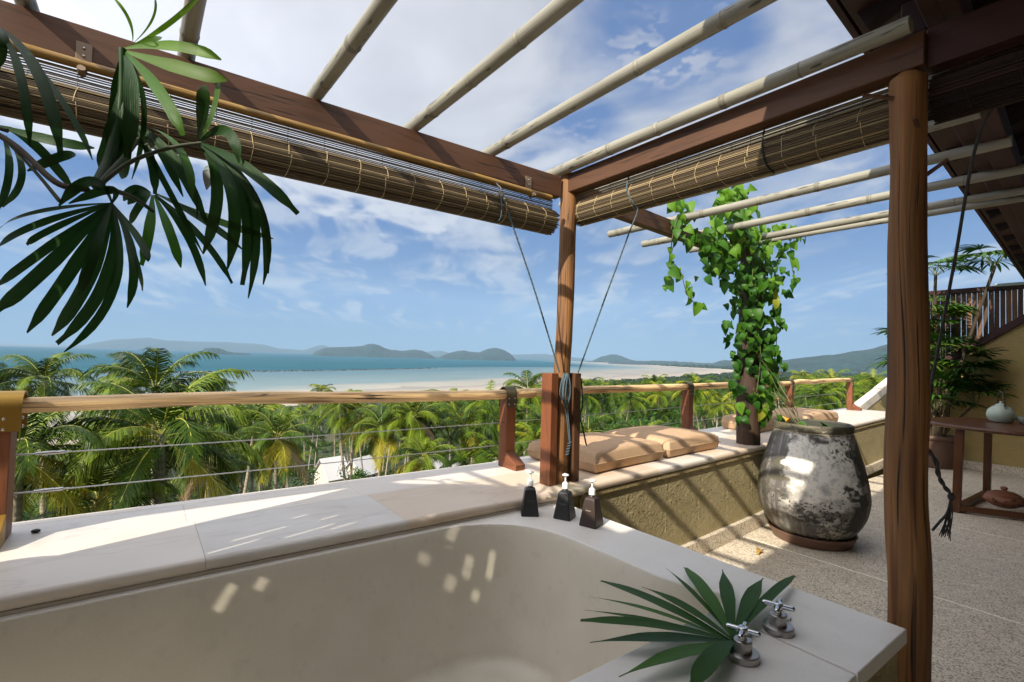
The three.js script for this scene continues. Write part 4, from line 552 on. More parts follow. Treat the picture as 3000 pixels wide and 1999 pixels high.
{
  const P = thing('vine_post', 'dark round post on the bench carrying the vine', 'post', [3.765, 0.6, -2.0]);
  part('log', vScale(logTube([V(0, 0, 0), V(-0.01, 0.5, 0.0), V(0.012, 1.0, 0), V(0.02, 1.5, 0)], 0.083, 24, 51, 0.08, { n: 40 }), 0.7), M.vineWood, P);
  const T = thing('climbing_vine', 'green heart leaved climbing vine with yellow flowers over the post and beam', 'vine'), q = rng(77);
  const leafGeo = (len, wid, curl) => { const g = blade(V(0, 0, 0), V(0, -len * 0.5, curl * len), V(0, -len, -curl * len * 0.5), wid, { n: 7, face: V(0, 0, 1), fold: 0.3, prof: t => t < 0.16 ? 0.55 + 0.45 * Math.sqrt(t / 0.16) : (1 - ((t - 0.16) / 0.84) ** 1.7) }); return g; };
  const shapes = [leafGeo(0.076, 0.060, 0.12), leafGeo(0.066, 0.052, 0.22), leafGeo(0.088, 0.068, 0.06), leafGeo(0.050, 0.040, 0.18)];
  const spots = [], add = (x, y, z, k) => spots.push([x, y, z, k]);
  const region = (n, x0, x1, y0, y1, dz, k, fx) => { for (let i = 0; i < n; i++) { const y = mix(y0, y1, q() ** 0.8), [a, b] = fx ? fx(y) : [x0, x1]; add(mix(a, b, q()), y, -1.98 + (q() - 0.35) * dz, k); } };
  region(430, 0, 0, 0.98, 2.02, 0.30, 0, y => { const t = (y - 0.98) / 1.04; return [3.62 - 0.14 * sm(0.12, 0.6, t) - 0.18 * sm(0.7, 1, t), 3.84 + 0.10 * sm(0.1, 0.6, t) + 0.05 * sm(0.7, 1, t)]; });
  region(30, 3.60, 3.84, 0.80, 1.05, 0.2, 0); region(110, 3.18, 3.60, 2.10, 2.40, 0.22, 1); region(40, 3.28, 3.52, 2.36, 2.50, 0.16, 1); region(95, 3.40, 3.98, 2.0, 2.28, 0.26, 1); region(30, 4.0, 4.44, 2.24, 2.37, 0.16, 1);
  region(70, 2.72, 3.50, 1.98, 2.12, 0.16, 1, y => [2.72 + 0.5 * (2.12 - y) * 4 * q(), 3.5]); region(14, 2.70, 2.92, 2.1, 2.3, 0.12, 1); region(22, 3.05, 3.40, 1.80, 2.0, 0.16, 0);
  const strand = (pts, n, k) => { const c = new THREE.CatmullRomCurve3(pts); part('stem', tube(pts, 0.003, 5, { n: 20 }), M.stem, T); for (let i = 0; i < n; i++) { const p = c.getPoint((i + 0.5) / n); add(p.x + (q() - 0.5) * 0.06, p.y + 0.02, p.z + (q() - 0.5) * 0.05, k); } };
  strand([V(2.74, 2.14, -1.94), V(2.70, 1.98, -1.95), V(2.72, 1.86, -1.96), V(2.69, 1.74, -1.95), V(2.70, 1.67, -1.95)], 10, 1); strand([V(2.72, 1.86, -1.96), V(2.80, 1.80, -1.95), V(2.84, 1.72, -1.95), V(2.88, 1.66, -1.95), V(2.98, 1.60, -1.95), V(3.05, 1.575, -1.95)], 9, 1);
  strand([V(4.30, 2.25, -1.95), V(4.36, 2.10, -1.96), V(4.34, 2.03, -1.95), V(4.40, 1.94, -1.95), V(4.47, 1.93, -1.95)], 9, 1);
  strand([V(3.62, 0.9, -1.88), V(3.66, 1.3, -1.86), V(3.56, 1.7, -1.87), V(3.62, 2.1, -1.9)], 10, 0); strand([V(3.86, 1.0, -1.88), V(3.92, 1.4, -1.87), V(3.88, 1.8, -1.87), V(3.74, 2.1, -1.9)], 10, 0); strand([V(3.80, 0.74, -1.70), V(3.74, 0.86, -1.78), V(3.72, 1.02, -1.85), V(3.75, 1.4, -1.86)], 6, 0);
  spots.sort((a, b) => b[2] - a[2]); const rest = [];
  spots.forEach(([x, y, z, k], i) => {
    const m = new THREE.Matrix4().compose(V(x, y, z), new THREE.Quaternion().setFromEuler(new THREE.Euler((q() - 0.7) * 0.9, -0.9 + (q() - 0.5) * 1.9, (q() - 0.5) * 1.0)), V(1, 1, 1).multiplyScalar(0.8 + 0.35 * q())), g = shapes[Math.floor(q() * 4)];
    const c = q() + (k ? 0.25 : -0.15) + (y > 2.1 ? 0.1 : 0) - (z < -2.0 ? 0.3 : 0), mat = c > 0.78 ? M.vineB : c > 0.3 ? M.vineA : M.vineC;  // shade within the vine put into leaf colour: back and low darker, top lighter
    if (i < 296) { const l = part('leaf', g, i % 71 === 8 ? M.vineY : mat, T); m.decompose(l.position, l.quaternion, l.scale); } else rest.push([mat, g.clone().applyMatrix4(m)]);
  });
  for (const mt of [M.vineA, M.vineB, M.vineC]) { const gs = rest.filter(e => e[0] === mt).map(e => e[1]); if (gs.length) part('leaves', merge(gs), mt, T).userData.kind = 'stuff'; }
  for (const [x, y, z, a] of [[3.97, 1.105, -1.90, 0.3], [3.86, 0.99, -1.86, 2.6], [3.705, 0.845, -1.72, 2.2]]) { const g = lathe([[0.003, 0], [0.006, 0.02], [0.012, 0.035], [0.024, 0.046], [0.028, 0.048]], 14); g.rotateX(a); g.translate(x, y, z); part('flower', g, M.flower, T); }
  for (let i = 0; i < 10; i++) { const a = V(3.72 + q() * 0.10, 0.70, -1.64 + q() * 0.1), b = V(3.69 + q() * 0.12, 0.84 + q() * 0.08, -1.72 + q() * 0.08), c = V(3.62 + q() * 0.2, 0.98 + q() * 0.3, -1.86 + q() * 0.05); part('dry_stem', tube([a, b, c], 0.0022, 5, { n: 8 }), q() > 0.5 ? M.stemDry : M.stem, T); }
  for (const [x, z] of [[3.80, -1.50], [3.93, -1.56], [3.72, -1.62]]) { const l = part('leaf', shapes[2], M.vineA, T); l.position.set(x, 0.80, z); l.rotation.set(-1.1, q() * 3, 0); }
}

// ---------------------------------------------------------------- table, tea things, burner
{
  const c = [6.10, 0, -0.87], t = thing('round_table', 'round dark red wood table with three legs at the right edge', 'table', c);
  part('table_top', uvBox(lathe([[0.0001, 0.705], [0.60, 0.705], [0.612, 0.709], [0.616, 0.718], [0.616, 0.728], [0.611, 0.737], [0.585, 0.740], [0.58, 0.737], [0.0001, 0.737]], 72)), M.table, t);
  const L = [[-0.49, -0.30], [0.50, -0.28], [-0.12, 0.50]];
  for (const [x, z] of L) part('leg', bar(V(x, 0.0, z), V(x * 0.93, 0.705, z * 0.93), 0.05, 0.055, 0.004, V(0, 0, 1)), M.table, t);
  for (let i = 0; i < 3; i++) { const a = L[i], b = L[(i + 1) % 3]; part('stretcher', bar(V(a[0], 0.03 + 0.004 * i, a[1]), V(b[0], 0.03 + 0.004 * i, b[1]), 0.05, 0.045, 0.004), M.table, t); }
}
{
  const t = thing('teapot', 'pale green teapot with arched cane handle on the round table', 'teapot', [6.33, 0.738, -1.005], 0.5); t.scale.set(1.2, 1.55, 1.2);
  part('pot_body', lathe([[0.0001, 0], [0.05, 0], [0.066, 0.006], [0.082, 0.03], [0.084, 0.05], [0.074, 0.075], [0.05, 0.093], [0.036, 0.097], [0.034, 0.099]], 40), M.celadon, t);
  part('lid', lathe([[0.036, 0.098], [0.034, 0.103], [0.02, 0.109], [0.008, 0.112], [0.010, 0.118], [0.007, 0.123], [0.0001, 0.124]], 28), M.celadon, t);
  part('spout', tube([V(0.07, 0.045, 0), V(0.098, 0.06, 0), V(0.112, 0.085, 0)], q => 0.014 - 0.005 * q, 12, { n: 10 }), M.celadon, t);
  for (const s of [-1, 1]) part('lug', new THREE.SphereGeometry(0.010, 10, 8).translate(s * 0.056, 0.092, 0), M.celadon, t);
  const a = []; for (let i = 0; i <= 14; i++) { const p = i / 14 * Math.PI; a.push(V(-Math.cos(p) * 0.062, 0.095 + Math.sin(p) * 0.085, 0)); } part('handle', tube(a, (q, an, l) => 0.0052 * (1 + 0.25 * Math.sin(l * 320)), 9, { n: 70 }), M.cane, t);
}
{ const t = thing('tea_bowl', 'small pale green tea bowl beside the teapot', 'bowl', [6.37, 0.738, -0.855]); part('bowl_body', lathe([[0.0001, 0], [0.03, 0], [0.032, 0.006], [0.05, 0.02], [0.064, 0.045], [0.067, 0.062], [0.064, 0.062], [0.060, 0.045], [0.045, 0.022], [0.0001, 0.014]], 36), M.celadon, t); }
{
  const t = thing('incense_burner', 'squat carved reddish clay pot with lid under the round table', 'pot', [5.93, 0.056, -0.925]); t.scale.set(1.15, 1, 1.15);
  part('pot_body', lathe([[0.0001, 0], [0.05, 0], [0.075, 0.012], [0.105, 0.035], [0.115, 0.06], [0.108, 0.085], [0.09, 0.10]], 40), M.clay, t);
  part('lid', lathe([[0.094, 0.101], [0.092, 0.108], [0.06, 0.126], [0.025, 0.135], [0.012, 0.14], [0.02, 0.15], [0.022, 0.16], [0.014, 0.17], [0.0001, 0.173]], 36), M.clay, t);
  const q = rng(6), gs = []; for (let i = 0; i < 60; i++) { const a = q() * 6.283, y = 0.03 + q() * 0.06, r = 0.1165 - 0.25 * Math.abs(y - 0.06); gs.push(new THREE.SphereGeometry(0.006 + 0.004 * q(), 6, 5).scale(1, 0.8, 1).translate(Math.sin(a) * r, y, Math.cos(a) * r)); } part('carving', merge(gs), M.clayDark, t);
}

// ---------------------------------------------------------------- palms in pots
function fan(hub, dir, face, len, n, w, r, droop = 0.35) {  // one fan leaf: leaflets spread about dir
  const D = dir.clone().normalize(), S = D.clone().cross(face).normalize(), gs = [];
  for (let i = 0; i < n; i++) { const a = (i / (n - 1) - 0.5) * 3.3 + (r() - 0.5) * 0.1, L = len * (1 - 0.16 * Math.abs(a)) * (0.9 + 0.2 * r()), d = D.clone().multiplyScalar(Math.cos(a)).addScaledVector(S, Math.sin(a)), tip = hub.clone().addScaledVector(d, L).add(V(0, -droop * L * (0.6 + 0.6 * r()), 0)), m = hub.clone().addScaledVector(d, L * 0.52).add(V(0, 0.03 * L, 0)); gs.push(blade(hub, m, tip, w * (0.8 + 0.4 * r()), { n: 6, face, fold: 0.3 })); }
  return merge(gs);
}
{
  const t = thing('potted_lady_palm', 'tall potted fan leaved palm in the corner by the stair wall', 'plant', [7.93, 0, -1.83]), q = rng(91);
  part('pot', lathe([[0.0001, 0], [0.15, 0], [0.155, 0.01], [0.185, 0.34], [0.205, 0.345], [0.21, 0.365], [0.205, 0.392], [0.19, 0.394], [0.18, 0.36], [0.0001, 0.35]], 48), M.pot, t);
  part('soil', new THREE.CylinderGeometry(0.178, 0.178, 0.02, 30).translate(0, 0.362, 0), M.soil, t);
  const cr = [[-0.02, 2.42, -0.01, 6], [-0.03, 2.46, 0.53, 7], [-0.05, 1.92, -0.03, 6], [-0.06, 1.70, -0.02, 6], [-0.10, 1.42, 0.08, 7], [-0.06, 1.18, 0.28, 6], [-0.14, 1.00, 0.12, 7], [-0.02, 0.86, 0.36, 6], [-0.16, 0.76, 0.02, 5], [0.0, 1.55, -0.25, 6], [-0.05, 1.25, -0.2, 6]];
  cr.forEach(([x, y, z, n0], i) => { const n = n0 + 4;
    const b = V((q() - 0.5) * 0.16, 0.36, (q() - 0.5) * 0.16), top = V(x, y, z); part('stem', tube([b, b.clone().lerp(top, 0.5).add(V((q() - 0.5) * 0.06, 0, (q() - 0.5) * 0.06)), top.clone().add(V(0, -0.05, 0))], 0.013 + (i < 2 ? 0.004 : 0), 8, { n: 14, around: 0.1 }), M.cane, t);
    for (let k = 0; k < n; k++) { const a = k / n * 6.283 + q(), el = 0.15 + 0.9 * q(), d = V(Math.cos(a) * Math.cos(el), Math.sin(el), Math.sin(a) * Math.cos(el)), pl = 0.10 + 0.13 * q(), hub = top.clone().addScaledVector(d, pl), f = V(-d.x * d.y, 1, -d.z * d.y).normalize(); const lf = part('leaf', fan(hub, d.clone().add(V(0, -0.45, 0)), f, 0.27 + 0.09 * q(), 12, 0.028, q, 0.16), (i < 6 || i > 8) ? pick(q, [M.leafMid, M.leafMid, M.leafLit, M.leafDark]) : pick(q, [M.leafDark, M.leafMid, M.leafDark]), t); part('petiole', tube([top.clone().add(V(0, -0.06, 0)), hub], 0.0035, 5), M.stem, lf); }
  });
}
{
  const FG = [
  ['A',[-0.058,1.886,-1.413],[
    [-0.033,1.909,-1.386,-0.047,1.903,-1.304,-0.077,1.939,-1.306,0.007],
    [-0.028,1.909,-1.387,-0.006,1.909,-1.283,-0.006,1.950,-1.269,0.005],
    [-0.032,1.894,-1.382,0.021,1.915,-1.296,0.077,1.997,-1.279,0.011],
    [-0.043,1.897,-1.411,-0.012,1.912,-1.390,0.011,1.960,-1.448,0.015],
    [-0.055,1.891,-1.417,0.036,1.858,-1.269,0.113,1.829,-1.205,0.026],
    [-0.052,1.880,-1.410,0.046,1.814,-1.268,0.126,1.793,-1.213,0.033],
    [-0.049,1.870,-1.399,0.012,1.752,-1.266,0.054,1.656,-1.221,0.027],
    [-0.051,1.868,-1.402,-0.014,1.760,-1.408,-0.033,1.629,-1.532,0.012],
    [-0.056,1.875,-1.420,-0.055,1.781,-1.427,-0.071,1.654,-1.523,0.047],
    [-0.053,1.877,-1.417,-0.036,1.759,-1.322,-0.038,1.615,-1.317,0.029],
    [-0.059,1.748,-1.414,-0.064,1.682,-1.405,-0.089,1.616,-1.484,0.041],
    [-0.041,1.712,-1.413,-0.046,1.664,-1.431,-0.053,1.625,-1.525,0.031]]],
  ['B',[0.081,1.653,-1.231],[
    [0.081,1.662,-1.240,0.080,1.685,-1.137,0.077,1.720,-1.108,0.027],
    [0.086,1.660,-1.230,0.103,1.718,-1.202,0.115,1.817,-1.251,0.011],
    [0.086,1.657,-1.228,0.119,1.647,-1.118,0.140,1.583,-1.094,0.022],
    [0.088,1.649,-1.226,0.156,1.569,-1.080,0.231,1.481,-1.004,0.023],
    [0.085,1.648,-1.240,0.119,1.560,-1.230,0.106,1.435,-1.330,0.025],
    [0.088,1.643,-1.228,0.135,1.529,-1.130,0.134,1.381,-1.143,0.024],
    [0.091,1.646,-1.235,0.157,1.536,-1.158,0.169,1.358,-1.199,0.023],
    [0.093,1.646,-1.233,0.178,1.537,-1.183,0.192,1.337,-1.266,0.020],
    [0.093,1.643,-1.223,0.180,1.512,-1.113,0.198,1.355,-1.131,0.018],
    [0.094,1.646,-1.225,0.176,1.531,-1.119,0.206,1.379,-1.129,0.009]]],
  ['C',[-0.031,1.753,-1.498],[
    [-0.031,1.750,-1.489,0.040,1.655,-1.378,0.112,1.510,-1.343,0.024],
    [-0.029,1.756,-1.504,0.047,1.671,-1.341,0.078,1.545,-1.288,0.023],
    [-0.029,1.741,-1.485,0.021,1.630,-1.439,0.115,1.453,-1.439,0.014],
    [-0.026,1.735,-1.489,0.003,1.659,-1.441,0.014,1.590,-1.481,0.020],
    [-0.027,1.745,-1.494,0.014,1.683,-1.406,0.066,1.572,-1.386,0.020],
    [-0.031,1.755,-1.510,0.062,1.638,-1.357,0.091,1.511,-1.326,0.009]]],
  ['D',[0.010,1.606,-1.548],[
    [0.009,1.602,-1.547,0.007,1.503,-1.471,-0.005,1.414,-1.477,0.025],
    [0.014,1.604,-1.549,0.045,1.502,-1.457,0.071,1.414,-1.443,0.022],
    [0.016,1.602,-1.540,0.084,1.504,-1.494,0.132,1.386,-1.539,0.020],
    [0.018,1.602,-1.537,0.110,1.494,-1.447,0.181,1.388,-1.446,0.017],
    [0.020,1.609,-1.550,0.100,1.532,-1.392,0.183,1.452,-1.306,0.017],
    [0.020,1.605,-1.529,0.127,1.529,-1.381,0.245,1.487,-1.297,0.020],
    [0.004,1.607,-1.559,-0.015,1.572,-1.551,-0.035,1.533,-1.619,0.020],
    [0.004,1.607,-1.546,-0.016,1.589,-1.502,-0.038,1.567,-1.534,0.020],
    [0.002,1.609,-1.546,-0.026,1.604,-1.527,-0.048,1.584,-1.579,0.023]]],
  ['E',[-0.057,1.506,-1.277],[
    [-0.125,1.494,-1.317,-0.175,1.481,-1.352,-0.245,1.461,-1.478,0.016],
    [-0.119,1.492,-1.334,-0.181,1.465,-1.406,-0.262,1.433,-1.569,0.023],
    [-0.111,1.487,-1.324,-0.167,1.411,-1.397,-0.263,1.345,-1.574,0.030],
    [-0.102,1.479,-1.300,-0.148,1.365,-1.276,-0.223,1.280,-1.346,0.035],
    [-0.089,1.484,-1.314,-0.118,1.368,-1.338,-0.195,1.244,-1.472,0.038],
    [-0.074,1.477,-1.289,-0.089,1.361,-1.335,-0.158,1.240,-1.496,0.037],
    [-0.063,1.479,-1.286,-0.062,1.351,-1.299,-0.144,1.223,-1.448,0.034],
    [-0.044,1.478,-1.264,-0.043,1.333,-1.188,-0.113,1.207,-1.238,0.022],
    [-0.037,1.483,-1.262,-0.018,1.388,-1.160,-0.022,1.291,-1.151,0.021],
    [-0.035,1.483,-1.259,-0.016,1.406,-1.281,-0.001,1.345,-1.380,0.014],
    [-0.032,1.487,-1.255,-0.009,1.415,-1.132,0.005,1.371,-1.090,0.018],
    [-0.059,1.476,-1.268,-0.076,1.395,-1.203,-0.094,1.313,-1.214,0.027],
    [-0.115,1.482,-1.328,-0.143,1.442,-1.290,-0.184,1.412,-1.335,0.018],
    [-0.035,1.523,-1.255,-0.084,1.522,-1.196,-0.128,1.471,-1.211,0.027],
    [-0.032,1.519,-1.270,-0.059,1.522,-1.236,-0.124,1.498,-1.305,0.023]]],
  ['F',[-0.263,1.881,-1.478],[
    [-0.261,1.877,-1.469,-0.177,1.739,-1.313,-0.134,1.574,-1.262,0.022],
    [-0.256,1.873,-1.462,-0.153,1.714,-1.311,-0.089,1.581,-1.262,0.016],
    [-0.263,1.881,-1.483,-0.209,1.746,-1.356,-0.186,1.600,-1.327,0.017],
    [-0.264,1.877,-1.468,-0.249,1.828,-1.425,-0.262,1.796,-1.478,0.019]]],
  ['G',[-0.303,1.761,-1.761],[
    [-0.302,1.759,-1.754,-0.233,1.726,-1.745,-0.159,1.635,-1.808,0.025],
    [-0.301,1.761,-1.751,-0.200,1.720,-1.649,-0.112,1.717,-1.631,0.025],
    [-0.299,1.738,-1.766,-0.272,1.643,-1.696,-0.294,1.544,-1.736,0.016],
    [-0.288,1.734,-1.764,-0.249,1.636,-1.692,-0.290,1.560,-1.753,0.015],
    [-0.083,1.664,-1.596,-0.170,1.675,-1.612,-0.240,1.645,-1.693,0.023]]],
  ];
  const t = thing('hanging_fan_palm', 'dark fan leaved palm hanging into view at the upper left', 'plant'), q = rng(12);
  for (const [k, hub, ls] of FG) {
    const H = V(...hub), lf = new THREE.Group(); lf.name = 'leaf'; t.add(lf);
    ls.forEach((l, i) => {
      const a = V(l[0], l[1], l[2]).lerp(H, k === 'E' ? 1 : 0.3), m = V(l[3], l[4], l[5]), b = V(l[6], l[7], l[8]), toEye = V(0, EYE, 0).sub(m).normalize(), face = toEye.clone().add(V((q() - 0.5) * 0.8, 0.5 * q(), (q() - 0.5) * 0.8));
      const mat = k === 'A' ? (i < 6 ? M.leafLit : i === 6 ? M.leafMid : M.leafDark) : k === 'D' ? (i === 5 || i < 2 ? M.leafMid : M.leafDark) : k === 'B' && i === 1 ? M.leafMid : k === 'C' && i === 1 ? M.leafMid : M.leafDark;  // first fan painted as backlit, most other leaflets as dark
      const full = 0.8;
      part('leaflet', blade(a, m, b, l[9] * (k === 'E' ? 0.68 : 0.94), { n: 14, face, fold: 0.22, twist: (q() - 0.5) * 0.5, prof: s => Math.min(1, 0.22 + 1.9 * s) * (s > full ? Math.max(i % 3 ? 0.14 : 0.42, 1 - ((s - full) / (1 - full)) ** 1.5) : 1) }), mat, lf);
    });
    if (k === 'B') part('leaflet', blade(V(0.100, 1.62, -1.30), V(0.108, 1.615, -1.295), V(0.105, 1.575, -1.30), 0.024, { n: 6, face: V(-0.3, 0.2, 1) }), M.leafDry, lf);
  }
  const stalk = (pts, r, m = M.stem) => part('stalk', tube(pts.map(p => V(...p)), (s) => r * (1 - 0.3 * s), 8, { n: 24, around: 0.1 }), m === M.stem ? M.stalkDark : m, t);
  part('trunk', tube([V(-0.66, 0.60, -1.70), V(-0.66, 1.3, -1.80), V(-0.58, 1.75, -1.86), V(-0.40, 1.775, -1.76), V(-0.276, 1.704, -1.66), V(-0.15, 1.56, -1.42), V(-0.10, 1.54, -1.34)], (s, a, l) => 0.0085 * (1 - 0.3 * s), 10, { n: 60, around: 0.1 }), M.cane, t);
  stalk([[-0.085, 1.55, -1.34], [-0.07, 1.63, -1.39], [-0.055, 1.76, -1.41], [-0.058, 1.886, -1.413]], 0.012, M.leafDark); stalk([[-0.085, 1.55, -1.34], [-0.03, 1.62, -1.35], [0.04, 1.66, -1.32], [0.098, 1.68, -1.30]], 0.005); stalk([[-0.08, 1.56, -1.34], [-0.04, 1.65, -1.40], [-0.022, 1.705, -1.45]], 0.006); stalk([[-0.08, 1.55, -1.34], [-0.03, 1.56, -1.42], [0.012, 1.55, -1.49]], 0.006); stalk([[-0.148, 1.522, -1.407], [-0.2, 1.6, -1.52], [-0.276, 1.704, -1.682]], 0.004); stalk([[-0.30, 1.70, -1.62], [-0.3, 1.85, -1.5], [-0.27, 1.91, -1.36]], 0.005); stalk([[-0.26, 1.70, -1.58], [-0.33, 1.72, -1.62], [-0.34, 1.715, -1.67]], 0.005);
  const pot = part('pot', lathe([[0.0001, 0], [0.14, 0], [0.19, 0.34], [0.205, 0.35], [0.20, 0.385], [0.18, 0.37], [0.0001, 0.34]], 40).scale(1, 0.75, 1).translate(-0.66, 0.601, -1.70), M.pot, t);  // unseen pot added past the left edge, set for its shadow on the ledge
}

// ---------------------------------------------------------------- land, sea, islands
const SEA = -38.8;
const COAST = [[-3000, -150], [-600, -262], [-70, -229], [-42, -238], [-20, -238], [8, -285], [66, -372], [189, -440], [392, -503], [642, -584], [1050, -732], [1691, -964], [2418, -1333], [2648, -1588], [2985, -2117], [3528, -2812], [4098, -3610], [4443, -4295]];
const POLY = [...COAST, [4700, -4500], [6500, -4600], [14000, -3000], [14000, 9000], [-9000, 9000], [-9000, 0]];
function shore(x, z) {                                      // metres inland (+) or out to sea (-) of the edge of the vegetation
  let d = 1e9, inside = false;
  for (let i = 0; i < COAST.length - 1; i++) { const [ax, az] = COAST[i], [bx, bz] = COAST[i + 1], vx = bx - ax, vz = bz - az, t = Math.min(1, Math.max(0, ((x - ax) * vx + (z - az) * vz) / (vx * vx + vz * vz))); d = Math.min(d, Math.hypot(x - ax - t * vx, z - az - t * vz)); }
  for (let i = 0, j = POLY.length - 1; i < POLY.length; j = i++) { const [xi, zi] = POLY[i], [xj, zj] = POLY[j]; if ((zi > z) !== (zj > z) && x < (xj - xi) * (z - zi) / (zj - zi) + xi) inside = !inside; }
  return inside ? d : -d;
}
const lut = (t, x) => { if (x <= t[0][0]) return t[0][1]; for (let i = 1; i < t.length; i++) if (x < t[i][0]) return mix(t[i - 1][1], t[i][1], (x - t[i - 1][0]) / (t[i][0] - t[i - 1][0])); return t[t.length - 1][1]; };
const HILL = [[0, -3.4], [9, -4.6], [14, -9], [22, -13.5], [40, -18], [80, -25], [150, -31.5], [260, -36.2], [400, -38], [900, -39]];
const HILL_R = [[0, -3.4], [9, -4.6], [14, -8], [25, -10], [60, -12], [120, -15.5], [170, -18.5], [250, -22.5], [400, -29], [650, -35], [900, -39]];
const flatW = x => mix(150, 380, sm(300, 1600, x));
function ground(x, z, s = shore(x, z)) {
  const d = Math.hypot(x, z), n = fbm(x / 60 + 7, z / 60, 4, 0, 2) - 0.5;
  if (s > 0) { let h = Math.max(-38.3 + Math.min(4, s * 0.012), mix(lut(HILL, d), lut(HILL_R, d), sm(37, 47, Math.atan2(x, -z) / RAD))) + n * Math.min(2.2, d * 0.03) * sm(0, 30, s) - (d < 14 ? 0.4 : 0); if (z > 3) h = Math.max(h, -3.4 + 0.22 * (z - 3)); return h; }
  return -38.35 - 0.75 * (-s / flatW(x)) - 2.5 * sm(450, 900, -s) + 0.62 * (fbm(x / 90, z / 34, 4, 0, 12) - 0.5) * sm(20, 120, -s);
}
function polar(azs, rs, fn) {
  const pos = [], col = [], uv = [], ix = [], n = azs.length;
  for (const r of rs) for (const a of azs) { const x = Math.sin(a * RAD) * r, z = -Math.cos(a * RAD) * r, [y, c] = fn(x, z, r, a); pos.push(x, y, z); col.push(...c); uv.push(x / 8, z / 8); }
  for (let i = 0; i < rs.length - 1; i++) for (let j = 0; j < n - 1; j++) { const k = i * n + j; ix.push(k, k + 1, k + n, k + 1, k + n + 1, k + n); }
  const g = new THREE.BufferGeometry(); g.setAttribute('position', new THREE.Float32BufferAttribute(pos, 3)); g.setAttribute('color', new THREE.Float32BufferAttribute(col, 3)); g.setAttribute('uv', new THREE.Float32BufferAttribute(uv, 2)); g.setIndex(ix); g.computeVertexNormals(); return g;
}
const steps = (a, b, n) => Array.from({ length: n + 1 }, (_, i) => a + (b - a) * i / n), logs = (a, b, n) => Array.from({ length: n + 1 }, (_, i) => a * (b / a) ** (i / n));
{
  const azs = [...steps(-180, -30, 40), ...steps(-29, 100, 210), ...steps(103, 180, 26)];
  struct('terrain', polar(azs, logs(1.5, 13000, 150), (x, z, r) => {
    const s = shore(x, z), y = ground(x, z, s), n = fbm(x / 25, z / 25, 4, 0, 7), m = fbm(x / 5, z / 5, 3, 0, 9); let c;
    if (s > 8) { c = mix3([0.028, 0.048, 0.012], [0.10, 0.08, 0.04], sm(0.5, 0.68, n * 0.6 + m * 0.4)); if (Math.hypot(x - 24, z + 82) < 12) c = [0.085, 0.16, 0.022]; if (r > 600) c = mix3(c, [0.055, 0.085, 0.03], 0.8); c = mix3([0.55, 0.45, 0.33], c, sm(8, 22, s)); }
    else { const wet = sm(-38.45, -38.75, y + 0.1 * (n - 0.5)); c = mix3(mix3([0.47, 0.405, 0.325], [0.40, 0.34, 0.27], n), [0.27, 0.255, 0.23], wet * 0.9); if (x > 2000 && s > -30) c = [0.6, 0.52, 0.42]; }
    return [y, c];
  }), std([1, 1, 1], 0.95, { vertexColors: true, map: hillT2 }), 'green hillside, coastal plain and sandy beach below the terrace');
  struct('sea', polar(steps(-110, 130, 330), logs(180, 10400, 170), (x, z, r, a) => {
    const q = -shore(x, z), W = flatW(x), n = fbm(x / 220, z / 70, 4, 0, 4) - 0.5, m = fbm(x / 900, z / 300, 4, 0, 14) - 0.5, R = mix(585, 720, sm(200, 900, x)) + 60 * m;
    let c = mix3([0.28, 0.265, 0.225], [0.13, 0.185, 0.195], sm(W * 0.85, W * 1.35, q + n * 160)); c = mix3(c, [0.070, 0.135, 0.165], sm(W * 1.4, R - 40, q + n * 120)); c = mix3(c, [0.10, 0.115, 0.11], 0.75 * sm(R - 35, R - 8, q) * sm(R + 24, R + 4, q)); c = mix3(c, [0.002, 0.072, 0.100], sm(R, R + 30, q)); c = mix3(c, [0.002, 0.066, 0.105], sm(1500, 6000, q));
    const k = 1 + 0.4 * n + 0.3 * m + 0.25 * (fbm(x / 60, z / 14, 3, 0, 44) - 0.5) * sm(4000, 500, r); return [SEA, c.map(v => v * k)];
  }), M.sea, 'calm turquoise sea with pale shallows inside a dark reef line');
  const q = rng(31), rock = new THREE.IcosahedronGeometry(1, 0), list = []; while (list.length < 900) { const a = (-12 + 56 * q()) * RAD, r = 800 + 700 * q(), x = Math.sin(a) * r, z = -Math.cos(a) * r, s = -shore(x, z), R = mix(585, 720, sm(200, 900, x)); if (Math.abs(s - R + 12) < 14) list.push([x, z, 0.4 + 1.3 * q() ** 3]); }
  const im = new THREE.InstancedMesh(rock, M.rock, list.length); list.forEach(([x, z, k], i) => im.setMatrixAt(i, new THREE.Matrix4().compose(V(x, SEA, z), new THREE.Quaternion().setFromEuler(new THREE.Euler(q() * 3, q() * 3, q())), V(2.2 * k, 0.6 * k, 1.6 * k)))); im.name = 'reef_rocks'; scene.add(tag(im, 'line of small dark reef rocks at the edge of the shallows', 'rocks', null, 'stuff'));
}
